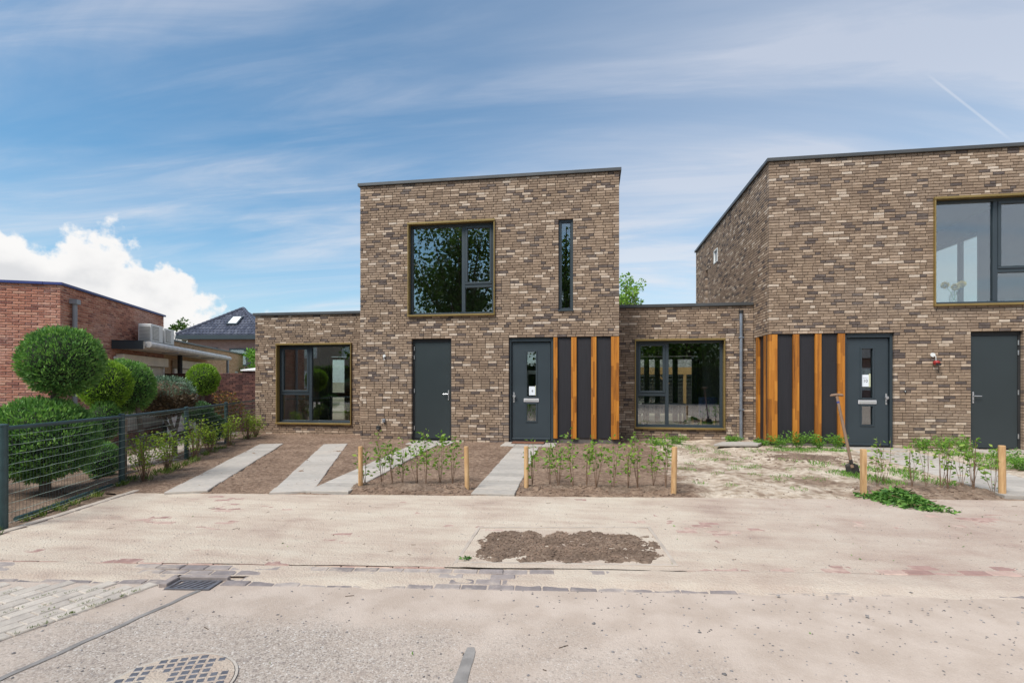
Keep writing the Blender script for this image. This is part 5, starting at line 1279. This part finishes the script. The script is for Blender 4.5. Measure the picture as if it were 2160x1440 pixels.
V2 = [(x, y+.004, z) for x, y, z in V]; b.poly(V2, [(j*nu+i, (j+1)*nu+i, (j+1)*nu+i+1, j*nu+i+1) for j in range(nv-1) for i in range(nu-1)])
b.build('blade', M('spade_steel'), sp_, smooth=True)
b = MB(); b.tube([tuple(bs_-ax*.10), tuple(bs_+ax*.02), tuple(bs_+ax*.06)], [.012, .024, .022], 8); b.build('socket', M('spade_steel'), sp_)

# pile of cut leafy branches
lpz = thing('leaf_pile', (3.35, 6.2, 0), 'heap of cut green leafy branches dumped on the sand', 'leaf pile')
n_ = 2000; u = rng.normal(size=(n_, 2)); ang = np.array([3.34, 6.26])
ex1 = np.array([-.22, -.98]); P2 = np.clip(u, -2.2, 2.2)
lx = 3.36+P2[:, 0]*.115+P2[:, 1]*-.03; ly = 6.25+P2[:, 1]*.16+P2[:, 0]*-.05
hgt = .14*np.exp(-((u[:, 0]/1.3)**2+(u[:, 1]/1.4)**2))
pos = np.stack([lx, ly, .012+hgt*rng.random(n_)**.5], 1); dr = np.stack([rng.normal(size=n_), rng.normal(size=n_), rng.normal(size=n_)*.35], 1)
ln = rng.uniform(.035, .075, n_); leaves('leaves', pos, dr, ln, ln*.5, M('pile_leaf'), lpz)
b = MB()
for k in range(26):
    i = k*37 % n_; x, y = lx[i], ly[i]; a = U(0, 6.28); b.tube([(x, y, .02+hgt[i]*.6), (x+.12*math.cos(a), y+.12*math.sin(a), .03+hgt[i]*.8)], .004, 5)
b.build('twigs', M('twig'), lpz)
# small leaf sprig near the planting bed and stray leaves
def scatter_leaves(name, c, n_, r, mt, label, cat, ll=.035):
    P = np.stack([c[0]+rng.normal(size=n_)*r, c[1]+rng.normal(size=n_)*r*.8, np.full(n_, c[2]+.006)+rng.random(n_)*.012], 1)
    o = leaves(name, P, rng.normal(size=(n_, 3))*[1, 1, .25], rng.uniform(.6, 1.2, n_)*ll, rng.uniform(.6, 1.2, n_)*ll*.5, M(mt)); return tag(o, label, cat)
scatter_leaves('leaf_sprig', (-.915, 3.76, .006), 22, .022, 'pile_leaf', 'small sprig of green leaves at the corner of the soil bed', 'leaves')
P = []; 
for k in range(60):
    a, q = U(-4.5, 5), U(-1.8, 2.2); x, y, z = S2(a, q); P.append((x, y, .008 if q > 0 else roadz(x, y)+.006))
o = leaves('stray_leaves', P, rng.normal(size=(60, 3))*[1, 1, .15], rng.uniform(.012, .03, 60), rng.uniform(.006, .013, 60), M('pile_leaf')); tag(o, 'stray green leaves blown over the parking bay and road', 'leaves', None, 'stuff')
b = MB()
for k in range(70):
    a, q = U(-4.5, 5), U(-1.8, 2.2); x, y, z = S2(a, q); an = U(0, 3.14); l = U(.015, .06); z = sandz(x, y)+.004 if q > 0 else roadz(x, y)+.003
    b.tube([(x, y, z), (x+l*math.cos(an), y+l*math.sin(an), z+.002)], .0018, 4)
tag(b.build('twig_litter', M('dead_twig'), None, 'stuff'), 'tiny dry twigs littering the sandy parking bay and road', 'twigs')
# weeds along house 10 and sparse grass
for i, (x, y, h, w_, lab) in enumerate([(3.62, 10.75, .24, .26, 'green weed clump under the corner batten of house 10'), (3.95, 10.72, .36, .24, 'tallest green weed clump against the black cladding of house 10'), (4.33, 10.72, .26, .24, 'green weed clump beneath the middle battens of house 10'), (4.66, 10.78, .27, .17, 'green weed clump close to the frame of door 10'), (6.1, 10.7, .22, .2, 'weed clump beside the frame of door 10 under the bell'), (6.42, 10.65, .27, .26, 'broad weed clump under the hanging red lamp'), (6.80, 10.68, .24, .22, 'weed clump between the red lamp and the storage door'), (1.35, 10.9, .10, .22, 'low weed tuft under the wing window of house 10'), (1.75, 11.1, .16, .22, 'grassy weed tuft beside the loose concrete slab'), (2.95, 11.6, .13, .2, 'low weed tuft at the foot of the downpipe'), (3.4, 11.0, .10, .15, 'small weed tuft between the downpipe and the corner batten'), (6.6, 9.4, .18, .34, 'broad weed patch beyond the path to door 10'), (6.2, 8.6, .16, .3, 'weed patch on the far edge of the path to door 10')]):
    leafy('weed_clump', (x, y, gz(x, y) if y < 11.9 else 0), h, w_, 14, 480, .045, .42, 'weed_leaf', lab, 'weeds', None, 400+i, .1, stem='weed_leaf', sr=.003)
def grass(name, spots, label, mt='grass'):
    P = []; D_ = []; L_ = []
    for x, y, r, n_, l in spots:
        for k in range(n_):
            a, q = U(0, 6.28), r*math.sqrt(random.random()); xx, yy = x+math.cos(a)*q, y+math.sin(a)*q
            z = gz(xx, yy) if garden_keep(xx, yy) else -.006
            P.append((xx, yy, z)); D_.append((random.gauss(0, .5), random.gauss(0, .5), 1)); L_.append(l*U(.5, 1.2))
    L_ = np.array(L_); o = leaves(name, P, D_, L_, L_*.14, M(mt)); return tag(o, label, 'grass', None, 'stuff')
sp1 = [(U(1.3, 3.3), U(9.6, 11.2), .16, 60, .05) for _ in range(12)]+[(U(3.3, 4.8), U(10.1, 10.6), .2, 110, .05) for _ in range(14)]+[(U(1.2, 3.6), U(6.7, 9.5), .10, 45, .04) for _ in range(34)]+[(U(3.4, 4.4), U(7.2, 8.6), .18, 130, .06) for _ in range(14)]+[(U(5.9, 7.5), U(8.0, 10.4), .25, 130, .07) for _ in range(14)]
grass('garden_grass', sp1, 'sparse grass sprouting over the sandy garden of house 10', 'weed_leaf')
sp2 = []
for k in range(34):
    y = U(3.6, 6.2); sp2.append((-5.30-.40*(y-3.92)+U(-.02, .16), y, .05, 22, .07))
for k in range(30):
    y = U(5.9, 11.6); sp2.append((-5.9-.40*(y-5.83)+U(.0, .2), y, .07, 26, .09))
grass('fence_grass', sp2, 'thin grass growing along the foot of the wire fence')
sp3 = []
for k in range(30):
    u = U(-1.0, .02); p = Vector((-2.865, 2.93, 0))+ex*u+ey*U(-.012, .012); sp3.append((p.x, p.y, .012, 16, .018))
for k in range(26):
    r_ = random.randint(1, 8); u = U(-1.0, -.05); p = Vector((-2.865, 2.93, 0))+ex*u+ey*(.005+r_*.0905)
    for q in range(3): pp_ = p+ex*q*.025; sp3.append((pp_.x, pp_.y, .008, 9, .015))
grass('joint_grass', [(x, y, r, n_, l) for x, y, r, n_, l in sp3 if y < Gline(x)-.42], 'tufts of grass in the joints of the pale pavement')
# loose concrete slab and its shadow gap
ls_ = MB(); fr = lambda a, d, z: (2.35+a+.28*d, 10.55+d*.5+.14*a, z)
ls_.box(0, .85, 0, 1, .075, .115, ch=.006, fr=fr); tag(ls_.build('loose_slab', M('concrete_slab'), None), 'loose grey concrete slab lying below the downpipe', 'slab')
ls2 = MB(); ls2.box(.1, .75, .12, .9, .0, .0745, fr=fr); tag(ls2.build('slab_shadow', M('dead_twig'), None), 'dark block standing for the shadow gap under the loose concrete slab', 'timber')  # dark block in place of the shade beneath the slab

# ================================================================== TREES
def tree(name, base, h, cr_, cz, label, nleaf=5000, ll=.16, seed=0, mt='tree_leaf', ncl=26, trunk_r=.14, group=None):
    t = thing(name, base, label, 'tree', group); rnd = np.random.default_rng(seed); bx, by, bz = base; b = MB()
    b.tube([(bx, by, bz-.1), (bx+.1, by, bz+h*.3), (bx, by+.1, bz+h*.6), (bx+.05, by, bz+h*.92)], [trunk_r, trunk_r*.8, trunk_r*.5, trunk_r*.1], 9)
    C_ = []
    for k in range(ncl):
        v = rnd.normal(size=3); v /= np.linalg.norm(v); q = rnd.random()**.4
        c = np.array([bx, by, bz+cz])+v*np.array([cr_, cr_, (h-cz)])*q*.82
        c[2] = max(c[2], bz+h*.22); C_.append(c); s0 = bz+h*.25+(c[2]-bz-h*.25)*.5
        b.tube([(bx, by, max(bz+h*.2, s0-.3)), (bx*.5+c[0]*.5, by*.5+c[1]*.5, s0+.1), tuple(c)], [trunk_r*.35, trunk_r*.2, .012], 5, cap=False)
    b.build('trunk', M('bark'), t)
    C_ = np.array(C_); idx = rnd.integers(0, ncl, nleaf); sc = cr_*.30*rnd.uniform(.7, 1.3, ncl)
    v = rnd.normal(size=(nleaf, 3)); v /= np.linalg.norm(v, axis=1, keepdims=True); q = rnd.random(nleaf)**.45
    pos = C_[idx]+v*(q*sc[idx])[:, None]*[1, 1, .8]
    dr = v+rnd.normal(size=(nleaf, 3))*.6+[0, 0, -.2]; ln = rnd.uniform(.6, 1.2, nleaf)*ll
    leaves('crown', pos, dr, ln, ln*.62, M(mt), t, .25+.5*rnd.random(nleaf)+.25*rnd.random(ncl)[idx]-.1)
    return t
tree('leafy_tree', (1.9, 30, -.09), 7.5, 1.35, 5.9, 'pale leafy tree rising behind the low wing between the houses', 2600, .17, 1, 'sapling_leaf', 30)
tree('leafy_tree', (-29.7, 34, -.09), 6.3, 1.0, 5.0, 'small leafy tree behind the air conditioners', 900, .2, 2, 'tree_leaf', 14)
tree('leafy_tree', (-14.6, 20.5, -.09), 2.9, 1.1, 1.7, 'bright green bush tree beyond the garden wall pillar', 2200, .13, 3, 'weed_leaf', 20, .07)
tree('leafy_tree', (-7.6, 22, -.09), 4.2, 2.0, 2.4, 'green tree in the back garden seen through the left wing', 2600, .17, 4, 'weed_leaf', 22, .08)
tree('street_tree', (-7.8, -8.0, -.09), 13, 4.2, 7.2, 'tall street tree across the road mirrored in the upstairs window of house 8', 9000, .26, 5, 'tree_leaf', 60, .25)
tree('street_tree', (-1.6, -10.0, -.09), 12, 3.6, 6.6, 'street tree across the road mirrored in the slit window of house 8', 8000, .26, 6, 'tree_leaf', 50, .25)
tree('street_tree', (6.3, -12.0, -.09), 8.0, 4.6, 3.9, 'street tree across the road mirrored in the wing window', 10000, .28, 7, 'tree_leaf', 64, .22)
tree('street_tree', (-14.5, -9.5, -.09), 11, 3.6, 6.4, 'street tree across the road opposite the red brick house', 6000, .26, 8, 'tree_leaf', 44, .22)
# house across the street (mirrored in house 10's upper window)
OH = thing('opposite_house', (17, -14, -.09), 'low brick house across the street with a dark pitched roof', 'house')
b = MB(); b.box(11, 25, -20, -13, -.09, 2.9); b.build('wall', M('far_brick'), OH)
b = MB(); b.poly([(10.6, -12.6, 2.8), (25.4, -12.6, 2.8), (25.4, -20.4, 2.8), (10.6, -20.4, 2.8), (13, -16.5, 5.6), (23, -16.5, 5.6)], [(0, 1, 5, 4), (1, 2, 5), (2, 3, 4, 5), (3, 0, 4), (0, 3, 2, 1)]); b.build('roof', M('stone'), OH)
for x in (12.5, 16, 19.5, 22.8):
    b = MB(); b.box(x, x+1.3, -12.999, -12.95, .8, 2.2); o = b.build('window', M('white_paint'), OH); b = MB(); b.box(x+.1, x+1.2, -12.949, -12.93, .9, 2.1); b.build('pane', M('glass'), o)
TN = thing('opposite_house', (-22, -16, -.09), 'tan brick house across the street mirrored in the left wing window', 'house')
b = MB(); b.box(-32, -15.5, -22, -14, -.09, 5.2); b.build('wall', M('stucco_far'), TN)
b = MB(); b.box(-32.2, -15.3, -22.2, -13.8, 5.2, 5.4); b.build('roof_edge', M('coping_metal'), TN)
for x in (-30, -26.5, -23, -19.5):
    for z in (.8, 3.2):
        b = MB(); b.box(x, x+1.4, -13.999, -13.95, z, z+1.4); o = b.build('window', M('white_paint'), TN); b = MB(); b.box(x+.1, x+1.3, -13.949, -13.93, z+.1, z+1.3); b.build('pane', M('glass'), o)
hd = thing('added_hedge', (-4, -9, -.09), 'long clipped green hedge, unseen, added across the road to darken the ground floor reflections', 'hedge')  # out of view, added so the ground floor glass reflects something dark
b = MB(); b.box(-19, 11, -9.35, -8.65, -.09, 2.3); b.build('hedge_core', M('crown_inner'), hd)
n_ = 16000; hp = np.stack([rng.uniform(-19.1, 11.1, n_), np.where(rng.random(n_) < .7, -8.62+rng.normal(size=n_)*.05, rng.uniform(-9.4, -8.6, n_)), rng.uniform(-.05, 2.35, n_)], 1)
tp_ = hp[:, 1] < -8.8; hp[tp_, 2] = 2.32+rng.normal(size=tp_.sum())*.06
ln = rng.uniform(.08, .16, n_); leaves('hedge_leaves', hp, rng.normal(size=(n_, 3))*.6+[0, .6, .4], ln, ln*.55, M('tree_leaf'), hd)
